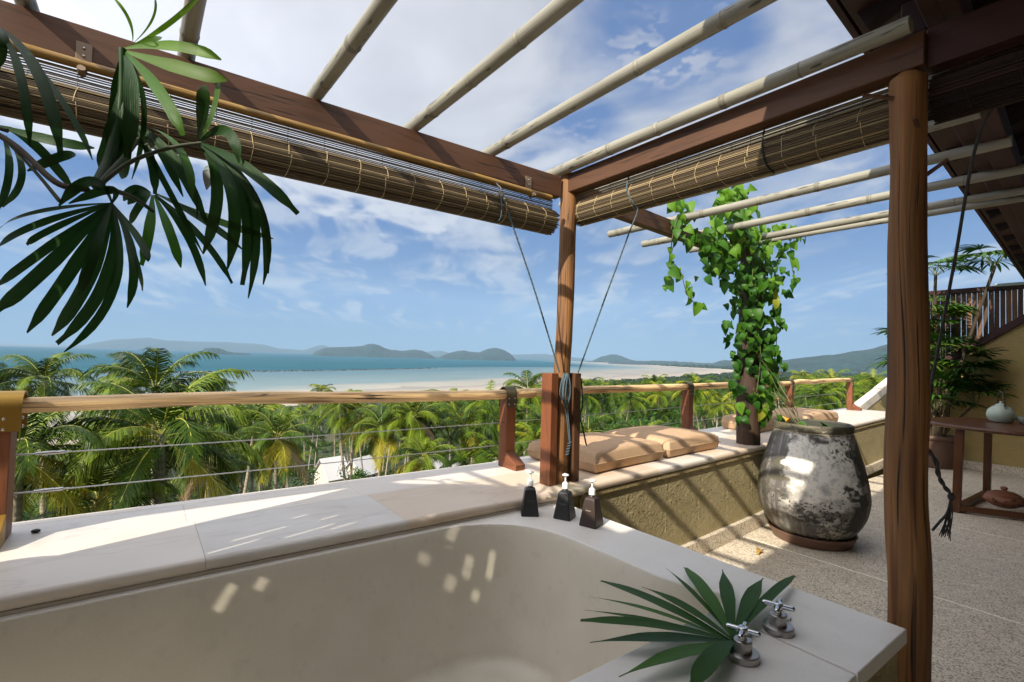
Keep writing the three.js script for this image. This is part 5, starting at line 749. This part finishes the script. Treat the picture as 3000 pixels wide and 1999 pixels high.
function ridge(name, label, D, depth, outline, mat, o = {}) {  // outline: bearing and elevation of the skyline, seen from the terrace
  const cols = [], N = 90, a0 = outline[0][0], a1 = outline[outline.length - 1][0], VV = 16, pos = [], uv = [], ix = [], base = (o.base ?? SEA) - 6;
  for (let i = 0; i <= N; i++) { const a = mix(a0, a1, i / N), e = lut(outline, a) + (o.rough || 0.06) * (fbm(i * 0.45, o.seed || 1, 4, 0, 5) - 0.5); const end = Math.min(1, Math.min(i, N - i) / 5);
    for (let j = 0; j <= VV; j++) { const v = j / VV, r = D + depth * (v * 2 - 1) * (o.end === false ? 1 : 0.35 + 0.65 * end) * 0.5, crest = EYE + D * Math.tan(e * RAD), sh = Math.sin(v * Math.PI) ** 0.8, x = Math.sin(a * RAD) * r, z = -Math.cos(a * RAD) * r, nz = (fbm(x / (depth * 0.16), z / (depth * 0.16), 4, 0, 8) - 0.5) * (crest - base) * 0.22 * (v === 0.5 ? 0 : 1); pos.push(x, base + Math.max(0, crest - base) * sh + nz * sh, z); uv.push(x / 260, z / 260 + sh * 0.5); } }
  for (let i = 0; i < N; i++) for (let j = 0; j < VV; j++) { const k = i * (VV + 1) + j; ix.push(k, k + VV + 1, k + 1, k + 1, k + VV + 1, k + VV + 2); }
  const g = new THREE.BufferGeometry(); g.setAttribute('position', new THREE.Float32BufferAttribute(pos, 3)); g.setAttribute('uv', new THREE.Float32BufferAttribute(uv, 2)); g.setIndex(ix); g.computeVertexNormals(); return struct(name, g, mat, label);
}
ridge('island', 'small low dark islet on the horizon left of centre', 4500, 260, [[4.7, -0.3], [5.05, 0.03], [5.59, 0.13], [6.1, 0.10], [6.52, -0.02], [7.0, -0.2], [7.6, -0.33], [8.4, -0.33], [9.06, -0.44]], M.hill);
ridge('island', 'long wooded island with one rounded peak at the middle of the horizon', 5400, 900, [[14.7, -0.5], [15.19, 0.01], [16.05, 0.41], [17, 0.53], [18.48, 0.60], [19.84, 0.74], [20.52, 0.98], [21.07, 1.04], [21.68, 0.92], [22.3, 0.6], [23.10, 0.36], [24.2, 0.33], [25.01, 0.42], [25.8, 0.5], [26.45, 0.44], [27.18, 0.1], [28.1, -0.4]], M.hill, { seed: 3 });
ridge('island', 'two humped wooded island just left of the rope post', 5200, 800, [[28.0, -0.45], [29.37, 0.2], [30.60, 0.54], [31.2, 0.58], [31.83, 0.45], [32.83, 0.40], [33.4, 0.6], [34.06, 0.88], [34.80, 0.95], [35.4, 0.86], [35.81, 0.70], [36.5, 0.3], [37.2, -0.45]], M.hill, { seed: 9 });
ridge('mountains', 'faint blue mountain range far away over the left sea horizon', 13500, 2500, [[-12, -0.4], [-8, -0.3], [-4.31, -0.05], [-1.97, 0.60], [-0.10, 0.83], [0.71, 0.90], [1.88, 0.71], [4.31, 0.66], [6.87, 0.73], [9.97, 0.62], [11.6, 0.25], [12.6, 0.22], [14.12, 0.1], [14.96, 0.56], [15.82, 0.73], [16.70, 0.53], [18.5, 0.3], [25, 0.1], [28.4, 0.5], [30, 0.1], [37, 0.25], [38.6, 0.34], [40.5, 0.42], [42, 0.2], [45, 0.05]], M.hill, { seed: 5, end: false });
ridge('headland', 'rounded dark headland ending the bay right of the rope post', 6300, 900, [[45.0, -0.36], [45.82, -0.22], [46.4, 0.1], [46.92, 0.32], [47.88, 0.56], [48.4, 0.55], [48.84, 0.45], [49.79, 0.06], [50.6, -0.1], [52, -0.2]], M.hill, { seed: 11, rough: 0.08 });
ridge('low_hills', 'low wooded shore beyond the bay between rope post and vine', 5000, 1500, [[47.5, -0.45], [49.5, -0.16], [51, -0.10], [53.5, -0.02], [55, -0.05], [57.5, -0.14], [59, -0.16], [61, -0.1], [64, 0.05]], M.hill, { seed: 13, rough: 0.12, end: false });
ridge('hill', 'bluish distant hill just behind the vine', 4300, 700, [[57.6, -0.5], [58.61, -0.1], [59.24, 0.16], [59.88, 0.24], [60.72, 0.10], [62.2, -0.2], [64, -0.5]], M.hill, { seed: 17, rough: 0.05 });
ridge('hill', 'long wooded hill rising towards the right behind the house post', 2900, 1500, [[61, -0.45], [62.6, -0.1], [64.73, 0.30], [66.63, 0.60], [68.10, 0.88], [69.53, 1.02], [70.91, 1.33], [72.25, 1.60], [73.39, 2.01], [78.32, 2.7], [88, 3.4], [98, 3.2]], M.hill, { seed: 19, rough: 0.14, end: false });

// ---------------------------------------------------------------- plants below the terrace
function frond(L, pitch, droop, pairs, leafL, w, seed, cut = 3) { // grows along +x from its base
  const r = rng(seed), n = 12, P = [V(0, 0, 0)], T = []; let a = pitch;
  for (let i = 0; i < n; i++) { const d = V(Math.cos(a), Math.sin(a), 0); T.push(d); P.push(P[i].clone().addScaledVector(d, L / n)); a -= droop * (0.4 + 1.5 * i / n) / n; } T.push(T[n - 1]);
  const c = new THREE.CatmullRomCurve3(P), pos = [], rib = tube(P, t => 0.030 * L / 3.5 * (1 - 0.85 * t), cut > 2 ? 5 : 3, { n: cut > 2 ? 10 : 5, caps: false });
  const side = w * 0.5; for (let i = 0; i < pairs; i++) for (const s of [-1, 1]) {
    const t = 0.14 + 0.85 * (i + 0.5 * (r() * 0.6)) / pairs, p = c.getPoint(t), d = c.getTangent(t), N = V(-d.y, d.x, 0), S = V(0, 0, s), len = leafL * (0.45 + 0.75 * Math.sin(Math.PI * Math.min(1, 0.12 + t * 0.86))) * (0.85 + 0.3 * r()), D = d.clone().multiplyScalar(0.5 + 0.5 * t).addScaledVector(S, 0.85 - 0.25 * t).addScaledVector(N, 0.2 - 0.25 * r()).normalize();
    const hang = 0.45 + 0.5 * r(), m = p.clone().addScaledVector(D, len * 0.5).add(V(0, -len * hang * 0.18, 0)), e = p.clone().addScaledVector(D, len * (1 - hang * 0.25)).add(V(0, -len * hang * 0.75, 0)), wv = d.clone().multiplyScalar(side);
    const q = [p.clone().sub(wv), p.clone().add(wv), m.clone().sub(wv.clone().multiplyScalar(0.9)), m.clone().add(wv.clone().multiplyScalar(0.9)), e];
    const tri = cut > 2 ? [0, 1, 2, 2, 1, 3, 2, 3, 4] : [0, 1, 4]; for (const k of tri) pos.push(q[k].x, q[k].y, q[k].z);
  }
  const g = new THREE.BufferGeometry(); g.setAttribute('position', new THREE.Float32BufferAttribute(pos, 3)); g.computeVertexNormals(); g.setAttribute('uv', new THREE.Float32BufferAttribute(new Float32Array(pos.length / 3 * 2), 2)); return cut > 2 ? [g, rib] : merge([rib, g]);
}
const CLASSES = [[1.15, 1.5], [0.85, 1.8], [0.55, 1.9], [0.2, 1.7], [-0.15, 1.3], [-0.55, 0.8]];
const nearFronds = CLASSES.map(([p, d], i) => [0, 1].map(k => frond(3.5, p, d, 52, 0.95, 0.060, 100 + i * 7 + k)));
function crownGeo(seed, count, pairs, cut, w, wind = 0.035) { const r = rng(seed), gs = [[], []]; for (let i = 0; i < count; i++) { const [p, d] = CLASSES[Math.min(5, Math.floor(i / count * 6))]; const g = frond(3.5 * (0.85 + 0.25 * r()), p + (r() - 0.5) * 0.25, d + (r() - 0.5) * 0.4, pairs, 0.95, w, seed * 31 + i, cut); g.rotateY(i * 2.4 + r() * 0.7); for (let v = 0, p = g.attributes.position; v < p.count; v++) { const rr = p.getX(v) ** 2 + p.getZ(v) ** 2; p.setX(v, p.getX(v) - wind * rr); p.setY(v, p.getY(v) - 0.3 * wind * rr); } g.computeVertexNormals(); gs[i % 5 < 2 ? 1 : 0].push(g); } return gs.map(merge); }
const trunkGeo = (h, lean, seed, seg = 8) => { const b = V(lean, 0, lean * 0.4), pts = [b, V(lean * 0.7, h * 0.35, lean * 0.2), V(lean * 0.2, h * 0.75, 0), V(0, h, 0)]; return vScale(tube(pts, t => 0.17 - 0.055 * t + 0.10 * Math.exp(-t * 14), seg, { n: 14, around: 1 }), 0.35); };
function nearPalm(label, az, el, d, k, seed, yellow = 0) {
  const x = Math.sin(az * RAD) * d, z = -Math.cos(az * RAD) * d, hub = EYE + d * Math.tan(el * RAD), gy = ground(x, z) - 0.3, h = Math.max(1.2, hub - gy), r = rng(seed);
  const t = thing('coconut_palm', label, 'palm tree', [x, hub - h, z], 0, 'coconut palms close below the terrace');
  part('trunk', trunkGeo(h, (r() - 0.5) * 2.4, seed), M.trunk, t);
  const n = 21; for (let i = 0; i < n; i++) { const c = Math.min(5, Math.floor(i / n * 6)), f = part('frond', nearFronds[c][i % 2][0], c === 5 && r() < 0.10 ? M.frondDry : c >= 4 && r() < 0.45 ? M.frondY : r() < yellow ? M.frondB : pick(r, [M.frondA, M.frondA, M.frondB, M.frondC]), t); part('midrib', nearFronds[c][i % 2][1], M.midrib, f); f.position.set(0, h - 0.05 - 0.03 * c, 0); f.rotation.set(0, i * 2.39996 + (r() - 0.5) * 0.5, 0, 'YXZ'); f.rotation.z = (r() - 0.5) * 0.2; f.rotation.x = (r() - 0.5) * 0.4; f.scale.setScalar(k * (0.88 + 0.25 * r())); }
  if (seed % 2) { const gs = []; for (let i = 0; i < 9; i++) gs.push(new THREE.SphereGeometry(0.13, 10, 8).scale(1, 1.2, 1).translate(Math.cos(i * 2.1) * 0.25, h - 0.35 - 0.1 * (i % 3), Math.sin(i * 2.1) * 0.25)); part('coconuts', merge(gs), M.frondB, t); }
}
[['big coconut palm filling the left gap under the handrail', 1.9, -7.9, 20, 1.0, 1], ['tall coconut palm rising over the left handrail with a wind swept crown', 1.3, -3.9, 25, 0.8, 2], ['coconut palm whose crown stands against the sea near the left edge', -6.3, -3.0, 36, 0.75, 3], ['coconut palm at the far left edge above the handrail', -9.3, -3.6, 38, 0.75, 4], ['coconut palm behind the wind swept one, top against the blue sea', -0.8, -2.5, 50, 0.8, 5], ['coconut palm just above the handrail right of the wind swept one', 5.9, -4.5, 62, 0.9, 6], ['small round crowned palm alone against the pale shallows', 16.0, -4.2, 150, 1.1, 7],
  ['coconut palm with yellow hanging fronds in the middle of the long handrail', 25.8, -6.9, 46, 1.1, 8, 0.5], ['tall coconut palm standing against the sea left of the rope post', 38.6, -3.8, 60, 1.15, 9, 0.6], ['low coconut palm spreading behind the left turnbuckles', -7.6, -8.4, 19, 0.72, 10], ['young coconut palm low under the left cables', -2.4, -13.4, 21, 0.9, 11, 0.4], ['coconut palm low beside the big left palm trunk', 6.0, -10.8, 27, 0.7, 12], ['coconut palm over the lawn left of the white roofs', 11.8, -8.8, 38, 1.0, 13], ['coconut palm below the handrail, upright windy crown', 19.3, -6.6, 55, 1.1, 14], ['yellowish coconut palm just left of the white roofs', 22.4, -8.2, 46, 1.0, 15, 0.8], ['coconut palm in front of the white roofs', 27.0, -11.4, 42, 0.9, 16, 0.5], ['bright coconut palm under the handrail left of its post', 29.8, -5.6, 75, 1.2, 17, 0.7], ['coconut palm left of the middle rail post', 31.6, -8.2, 50, 1.0, 18, 0.3], ['slim coconut palm on the sand edge behind the handrail', 10.6, -6.7, 105, 1.0, 20], ['coconut palm at the right side of the middle rail post', 35.2, -7.2, 62, 1.0, 21, 0.4],
  ['coconut palm low beyond the near cushion', 45.5, -8.2, 40, 0.8, 22], ['dark crowned palm low behind the middle cushion', 51.5, -8.8, 36, 0.75, 23]].forEach(a => nearPalm(...a));

const crownsMid = [crownGeo(3, 22, 22, 2, 0.12, 0.03), crownGeo(5, 18, 22, 2, 0.12, 0.05), crownGeo(8, 25, 20, 2, 0.12, 0.015), crownGeo(11, 15, 22, 2, 0.12, 0.06)], trunksMid = [[10, 1.6], [10, -1.4], [10, 0.6]].map(([h, l], i) => [h, trunkGeo(h, l, 40 + i, 5)]);
const skyline = az => lut([[-12, -4.4], [0, -4.4], [8, -5.0], [36, -4.5], [43, -3.2], [48, -2.7], [54, -2.1], [58, -2.0], [62, -1.7], [66, -1.3], [74, -0.9], [90, -0.7]], az);
{
  const q = rng(202), first = {}; let n = 0;
  for (let tries = 0; n < 277 && tries < 30000; tries++) {
    const right = q() < 0.47, az = right ? 39.5 + 45 * q() : -13 + 54 * q() ** 0.75, d = right ? 70 + 150 * q() ** 1.3 : 46 + 190 * q() ** 1.4, x = Math.sin(az * RAD) * d, z = -Math.cos(az * RAD) * d, s = shore(x, z); if (s < 5) continue;
    const sky = skyline(az), el = sky - (right ? 0.25 : 0.7) - (right ? 3.6 : 6.6) * q(), hub = EYE + d * Math.tan(el * RAD), gy = ground(x, z, s) - 0.2, h = hub - gy; if (h < (right ? 5.5 : 5) || h > 19) continue;
    if (az > 13.5 && az < 18.5 && d > 55 && d < 112) continue; if (az > 16 && az < 31 && d < 104 && el < -8) continue; if (az < 13 && d > 60 && q() < 0.85) continue;
    const ci = Math.floor(q() * 4), mi = Math.floor(q() * 4), key = `${ci}${mi}`, side = az < 40 ? 0 : 1;
    const tone = ['mid green', 'yellow green', 'dark', 'mixed green'][mi], where = az < 4 ? 'in the grove behind the big left palm' : az < 13 ? 'in the grove left of the lawn' : az < 31 ? 'in the grove around the white roofs' : az < 40 ? 'in the grove between middle rail post and rope post' : az < 50 ? 'in the grove behind the near cushion' : az < 58 ? 'in the grove between cushions and vine' : az < 66 ? 'in the grove just behind the vine and jar' : 'in the grove beyond the far right handrail', lab = `${tone} ${d > 120 ? 'far' : 'nearer'} coconut palm ${where}`, grp = `${tone} ${d > 120 ? 'far' : 'nearer'} coconut palms ${where}`;
    let t; if (!first[key]) { t = thing('coconut_palm', lab, 'palm tree', [0, 0, 0], 0, grp); part('trunk', trunksMid[n % 3][1], M.trunk, t); const cr = part('crown', crownsMid[ci][0], [M.frondA, M.frondB, M.frondC, M.frondA][mi], t); part('sun_toned_fronds', crownsMid[ci][1], [M.frondB, M.frondY2, M.frondA, M.frondB][mi], cr); first[key] = t; } else t = copyOf(first[key], lab, grp);  // sunlit highlights of the crown put into lighter frond colours
    t.children[0].scale.y = h / 10; t.children[1].position.y = h; t.children[1].scale.setScalar(0.85 + 0.3 * q()); t.children[1].rotation.z = (q() - 0.5) * 0.3; t.position.set(x, gy, z); t.rotation.y = (q() - 0.5) * 2.0; n++;
  }
}
function leafClump(n, R, size, r, flat = 0.75) { const pos = [], nor = []; for (let i = 0; i < n; i++) { const a = q2(r), rad = R * (0.55 + 0.45 * r() ** 0.5), c = V(a.x * rad, Math.abs(a.y) * rad * flat, a.z * rad), u = q2(r), w = u.clone().cross(a).normalize(), L = size * (0.7 + 0.7 * r()), u2 = w.clone().cross(a.clone().add(q2(r).multiplyScalar(0.7)).normalize()).normalize(); const p0 = c.clone().addScaledVector(u2, -L), p1 = c.clone().addScaledVector(w, L * 0.45), p2 = c.clone().addScaledVector(u2, L), p3 = c.clone().addScaledVector(w, -L * 0.45); for (const p of [p0, p1, p2, p0, p2, p3]) pos.push(p.x, p.y, p.z); } const g = new THREE.BufferGeometry(); g.setAttribute('position', new THREE.Float32BufferAttribute(pos, 3)); g.computeVertexNormals(); g.setAttribute('uv', new THREE.Float32BufferAttribute(new Float32Array(pos.length / 3 * 2), 2)); return g; }
function q2(r) { const z = r() * 2 - 1, a = r() * 6.283, s = Math.sqrt(1 - z * z); return V(Math.cos(a) * s, z, Math.sin(a) * s); }
{ // ground cover of bushes
  const q = rng(303), geo = leafClump(130, 1, 0.12, q), list = [];
  for (let i = 0; list.length < 9000 && i < 60000; i++) { const az = -16 + 104 * q(), d = 7.5 * (420 / 7.5) ** (q() ** 0.8), x = Math.sin(az * RAD) * d, z = -Math.cos(az * RAD) * d, s = shore(x, z); if (s < 4 || (z > -4.2 && x < 10.5)) continue; if (Math.hypot(x - 24, z + 82) < 11) continue; const k = (0.6 + 0.9 * q()) * (d < 20 ? 0.9 : 1 + d / 260); if (fbm(x / 14, z / 14, 3, 0, 6) < 0.46 && d > 26) continue; if (az > 40 && d > 70 && q() < 0.5) continue; if (az < 9 && d > 150 && q() < 0.8) continue; list.push([x, ground(x, z, s) - 0.25, z, k]); }
  const im = new THREE.InstancedMesh(geo, M.bush, list.length), col = new THREE.Color(); list.forEach(([x, y, z, k], i) => { im.setMatrixAt(i, new THREE.Matrix4().compose(V(x, y, z), new THREE.Quaternion().setFromEuler(new THREE.Euler(0, q() * 6.28, 0)), V(k * 1.2, k * (0.8 + 0.5 * q()), k * 1.2))); const c = q(), w = fbm(x / 9, z / 9, 2, 0, 16); const m = c < 0.12 ? [0.11, 0.12, 0.025] : mix3([0.014, 0.042, 0.008], [0.060, 0.115, 0.012], sm(0.3, 0.75, w * 0.7 + c * 0.35)); im.setColorAt(i, col.setRGB(...m)); });
  im.name = 'undergrowth'; scene.add(tag(im, 'dense green bushes covering the slope below the terrace', 'bushes', null, 'stuff'));
}
// broad leaved trees
const treeKinds = [0, 1, 2].map(k => { const q = rng(60 + k), gs = []; for (let i = 0; i < 13; i++) { const a = q() * 6.283, rr = 2.5 * Math.sqrt(q()), g = leafClump(95, 1.25 + 0.6 * q(), 0.17, q, 0.9); g.translate(Math.cos(a) * rr, 3.6 + 2.3 * q() - rr * 0.35, Math.sin(a) * rr); gs.push(g); } const limbs = [tube([V(0, -3, 0), V(0.1, 1.2, 0), V(0, 3.2, 0.1), V(0.1, 5.4, 0)], t => 0.24 - 0.17 * t, 7, { n: 10 })]; for (let i = 0; i < 5; i++) { const a = i * 1.3 + k; limbs.push(tube([V(0, 2 + 0.3 * i, 0), V(Math.cos(a), 3.2 + 0.3 * i, Math.sin(a)), V(Math.cos(a) * 2, 4 + 0.3 * i, Math.sin(a) * 2)], t => 0.10 - 0.07 * t, 5, { n: 6 })); } return [merge(gs), merge(limbs)]; });
function tree(label, az, topEl, d, k, kind, mat, group) { const x = Math.sin(az * RAD) * d, z = -Math.cos(az * RAD) * d, gy = ground(x, z), H = EYE + d * Math.tan(topEl * RAD) - gy, sc = Math.max(0.3, H / 6.9); const t = thing('broadleaf_tree', label, 'tree', [x, gy, z], az, group); part('trunk', treeKinds[kind][1], M.bark, t); part('crown', treeKinds[kind][0], mat, t); t.scale.set(k, sc, k); }
[['bright green leafy tree top beside the far end of the bench', 72.2, -2.3, 15, 0.62, 0, 'crownBright'], ['bright green leafy tree top below the last rail post', 67.2, -4.7, 15, 0.62, 1, 'crownBright'], ['bright green leafy tree top left of the vine covered post', 57.5, -7.4, 16, 0.55, 2, 'crownBright'], ['bright leafy tree top behind the jar, under the far handrail', 63.5, -5.9, 17, 0.6, 0, 'crownBright'], ['leafy green tree low behind the near cushion', 45.0, -11.0, 17, 0.5, 1, 'crown'], ['leafy green tree low between the rope post and its left neighbour', 40.0, -11.5, 18, 0.5, 2, 'crownBright'], ['dense dark green tree right of the rope post under the handrail', 48.0, -4.4, 80, 1.15, 0, 'crown'], ['dark green tree under the handrail, middle of the bench view', 52.8, -4.0, 95, 1.3, 1, 'crown'], ['dark rounded tree just left of the rail post behind the cushions', 55.6, -4.1, 105, 1.25, 2, 'crown'], ['dark green tree right of the middle rail post, below the palms', 37.0, -7.6, 85, 1.0, 0, 'crown'], ['dark tree beside the white roofs', 33.2, -8.6, 82, 0.9, 1, 'crown'], ['green tree in front of the white roofs, left side', 19.6, -11.4, 80, 0.75, 2, 'crown'], ['low dark leafy tree under the left cables', -4.6, -12.5, 17, 0.6, 1, 'crown'], ['dark leafy tree at the foot of the big left palm', 3.8, -14.0, 18, 0.55, 0, 'crown'], ['leafy tree against the pale sand right of the rope post', 49.8, -2.6, 190, 1.4, 2, 'crown'], ['leafy tree top over the handrail before the tidal flats', 55.2, -1.75, 260, 1.8, 0, 'crown']].forEach(([l, a, e, d, k, n, m]) => tree(l, a, e, d, k, n, M[m]));
{ // more trees of the grove
  const q = rng(515); let n = 0, proto; for (let i = 0; n < 46 && i < 4000; i++) { const az = i % 3 ? 40 + 44 * q() : -12 + 50 * q(), d = 55 + 150 * q(), x = Math.sin(az * RAD) * d, z = -Math.cos(az * RAD) * d; if (shore(x, z) < 12 || (az > 13 && az < 31 && d < 112)) continue; const gy = ground(x, z), H = 4.5 + 5 * q(); if (Math.atan((gy + H - EYE) / d) / RAD > skyline(az) - 0.5) continue; const t = thing('broadleaf_tree', `${n % 5 === 4 ? 'bright' : 'dark'} rounded leafy tree between the palms ${az < 20 ? 'left of the white roofs' : az < 40 ? 'near the middle rail post' : az < 50 ? 'behind the near cushion' : az < 60 ? 'between cushions and vine' : az < 70 ? 'behind the big jar' : 'beyond the far right handrail'}`, 'tree', [x, gy, z], q() * 6, `${n % 5 === 4 ? 'bright' : 'dark'} leafy trees, bearing ${az < 20 ? 'left' : az < 40 ? 'middle' : az < 50 ? 'cushion' : az < 60 ? 'bench' : az < 70 ? 'jar' : 'far right'}`); const k = n % 3; part('trunk', treeKinds[k][1], M.bark, t); part('crown', treeKinds[k][0], n % 5 === 4 ? M.crownBright : M.crown, t); const sc = H / 6.9; t.scale.set(sc * 1.15, sc, sc * 1.15); n++; }
}
{ // far palms and woods
  const q = rng(404), far = merge([merge(crownGeo(17, 13, 7, 2, 0.24)).translate(0, 10, 0), tube([V(0.6, 0, 0), V(0, 10, 0)], 0.16, 3, { n: 1, caps: false })]), L = [];
  for (let i = 0; L.length < 2600 && i < 40000; i++) { const az = 14 + 74 * q(), d = 300 + 1500 * q() ** 1.4, x = Math.sin(az * RAD) * d, z = -Math.cos(az * RAD) * d, s = shore(x, z); if (s < 5) continue; const k = 0.75 + 0.4 * q(), gy = ground(x, z, s); if (Math.atan((gy + 11.5 * k - EYE) / d) / RAD > skyline(az) + 0.25) continue; L.push([x, gy, z, k]); }
  const im = new THREE.InstancedMesh(far, M.bush, L.length), col = new THREE.Color(); L.forEach(([x, y, z, k], i) => { im.setMatrixAt(i, new THREE.Matrix4().compose(V(x, y, z), new THREE.Quaternion().setFromEuler(new THREE.Euler(0, q() * 6.28, 0)), V(k, k, k))); im.setColorAt(i, col.setRGB(...mix3([0.022, 0.050, 0.012], [0.075, 0.105, 0.02], q()))); }); im.name = 'distant_palm_grove'; scene.add(tag(im, 'far coconut grove covering the plain towards the bay', 'palm grove', null, 'stuff'));
  const blobG = leafClump(60, 1, 0.24, q, 0.9), W = []; for (let i = 0; W.length < 9000 && i < 60000; i++) { const az = 40 + 50 * q(), d = 380 * (5200 / 380) ** q(), x = Math.sin(az * RAD) * d, z = -Math.cos(az * RAD) * d, s = shore(x, z); if (s < 8) continue; W.push([x, ground(x, z, s), z, (2.5 + 3.5 * q()) * (1 + d / 2600)]); }
  const wm = new THREE.InstancedMesh(blobG, M.bush, W.length); W.forEach(([x, y, z, k], i) => { wm.setMatrixAt(i, new THREE.Matrix4().compose(V(x, y, z), new THREE.Quaternion().setFromEuler(new THREE.Euler(0, q() * 6.28, 0)), V(k * 1.3, k * 1.1, k * 1.3))); wm.setColorAt(i, col.setRGB(...mix3([0.014, 0.036, 0.012], [0.040, 0.070, 0.018], q()))); }); wm.name = 'distant_woods'; scene.add(tag(wm, 'far woods along the bay and the foot of the hills', 'woods', null, 'stuff'));
}
// houses among the palms
function house(label, x, z, gy, turn, w, d, wall, rise) {
  const t = thing('white_roofed_house', label, 'house', [x, gy, z], turn, 'white roofed houses among the palms');
  part('wall', new THREE.BoxGeometry(w, wall, d).translate(0, wall / 2, 0), M.wallPale, t);
  const s = new THREE.Shape(); s.moveTo(-d / 2, 0); s.lineTo(d / 2, 0); s.lineTo(0, rise); const g = new THREE.ExtrudeGeometry(s, { depth: w - 0.02, bevelEnabled: false }); g.rotateY(Math.PI / 2); part('gable', g.translate(-w / 2 + 0.01, wall, 0), M.wallPale, t);
  for (const k of [-1, 1]) part('roof', bar(V(0, wall + rise + 0.08, 0), V(0, wall - 0.3, k * (d / 2 + 0.6)), w + 1, 0.12, 0.02), M.roofWhite, t);
  for (const k of [-0.3, 0.3]) { const f = part('window', box(w * k - 0.5, w * k + 0.5, wall * 0.4, wall * 0.4 + 1.1, d / 2 - 0.02, d / 2 + 0.05, 0.01), M.roofWhite, t); part('pane', new THREE.BoxGeometry(0.84, 0.94, 0.03).translate(w * k, wall * 0.4 + 0.55, d / 2 + 0.055), M.glassDark, f); }
  part('door', box(-0.45, 0.45, 0, 2, d / 2 - 0.02, d / 2 + 0.05, 0.01), M.beam, t);
}
house('white roofed house under the palms, left one of the pair below the lower cable', 31.2, -100.6, -26.2, 0.25, 4.2, 5.2, 3.2, 3.4); house('white roofed house right beside the first, half hidden by palms', 36.4, -98.8, -25.4, 0.5, 4.5, 4.6, 2.9, 2.7); house('white roofed house seen left of the middle rail post', 48.6, -93.4, -25.2, 0.5, 4.6, 4.2, 2.8, 2.8); house('low white roofed building right over the ledge edge left of the middle rail post', 52.2, -89.8, -25.4, 0.6, 5.5, 4, 2.4, 1.6);
{ const t = thing('white_sailboat', 'tiny white sailing boat off the headland beach', 'boat', [3950, SEA, -3640], 0.6); const s = new THREE.Shape(); s.moveTo(-7, 1.2); s.quadraticCurveTo(0, -1.5, 8, 1.6); s.lineTo(-7, 1.2); part('hull', new THREE.ExtrudeGeometry(s, { depth: 3.5, bevelEnabled: true, bevelSize: 0.3 }).translate(0, 0.6, -1.7), M.white, t); part('mast', tube([V(0, 1, 0), V(0, 20, 0)], 0.25, 6, { n: 1 }), M.white, t); const f = new THREE.Shape(); f.moveTo(-6, 3); f.lineTo(-0.4, 3); f.lineTo(-0.4, 19); part('sail', new THREE.ExtrudeGeometry(f, { depth: 0.1, bevelEnabled: false }), M.white, t); }

scene.traverse(o => { if (o.isMesh) { o.castShadow = true; o.receiveShadow = true; } });
renderer.render(scene, camera);
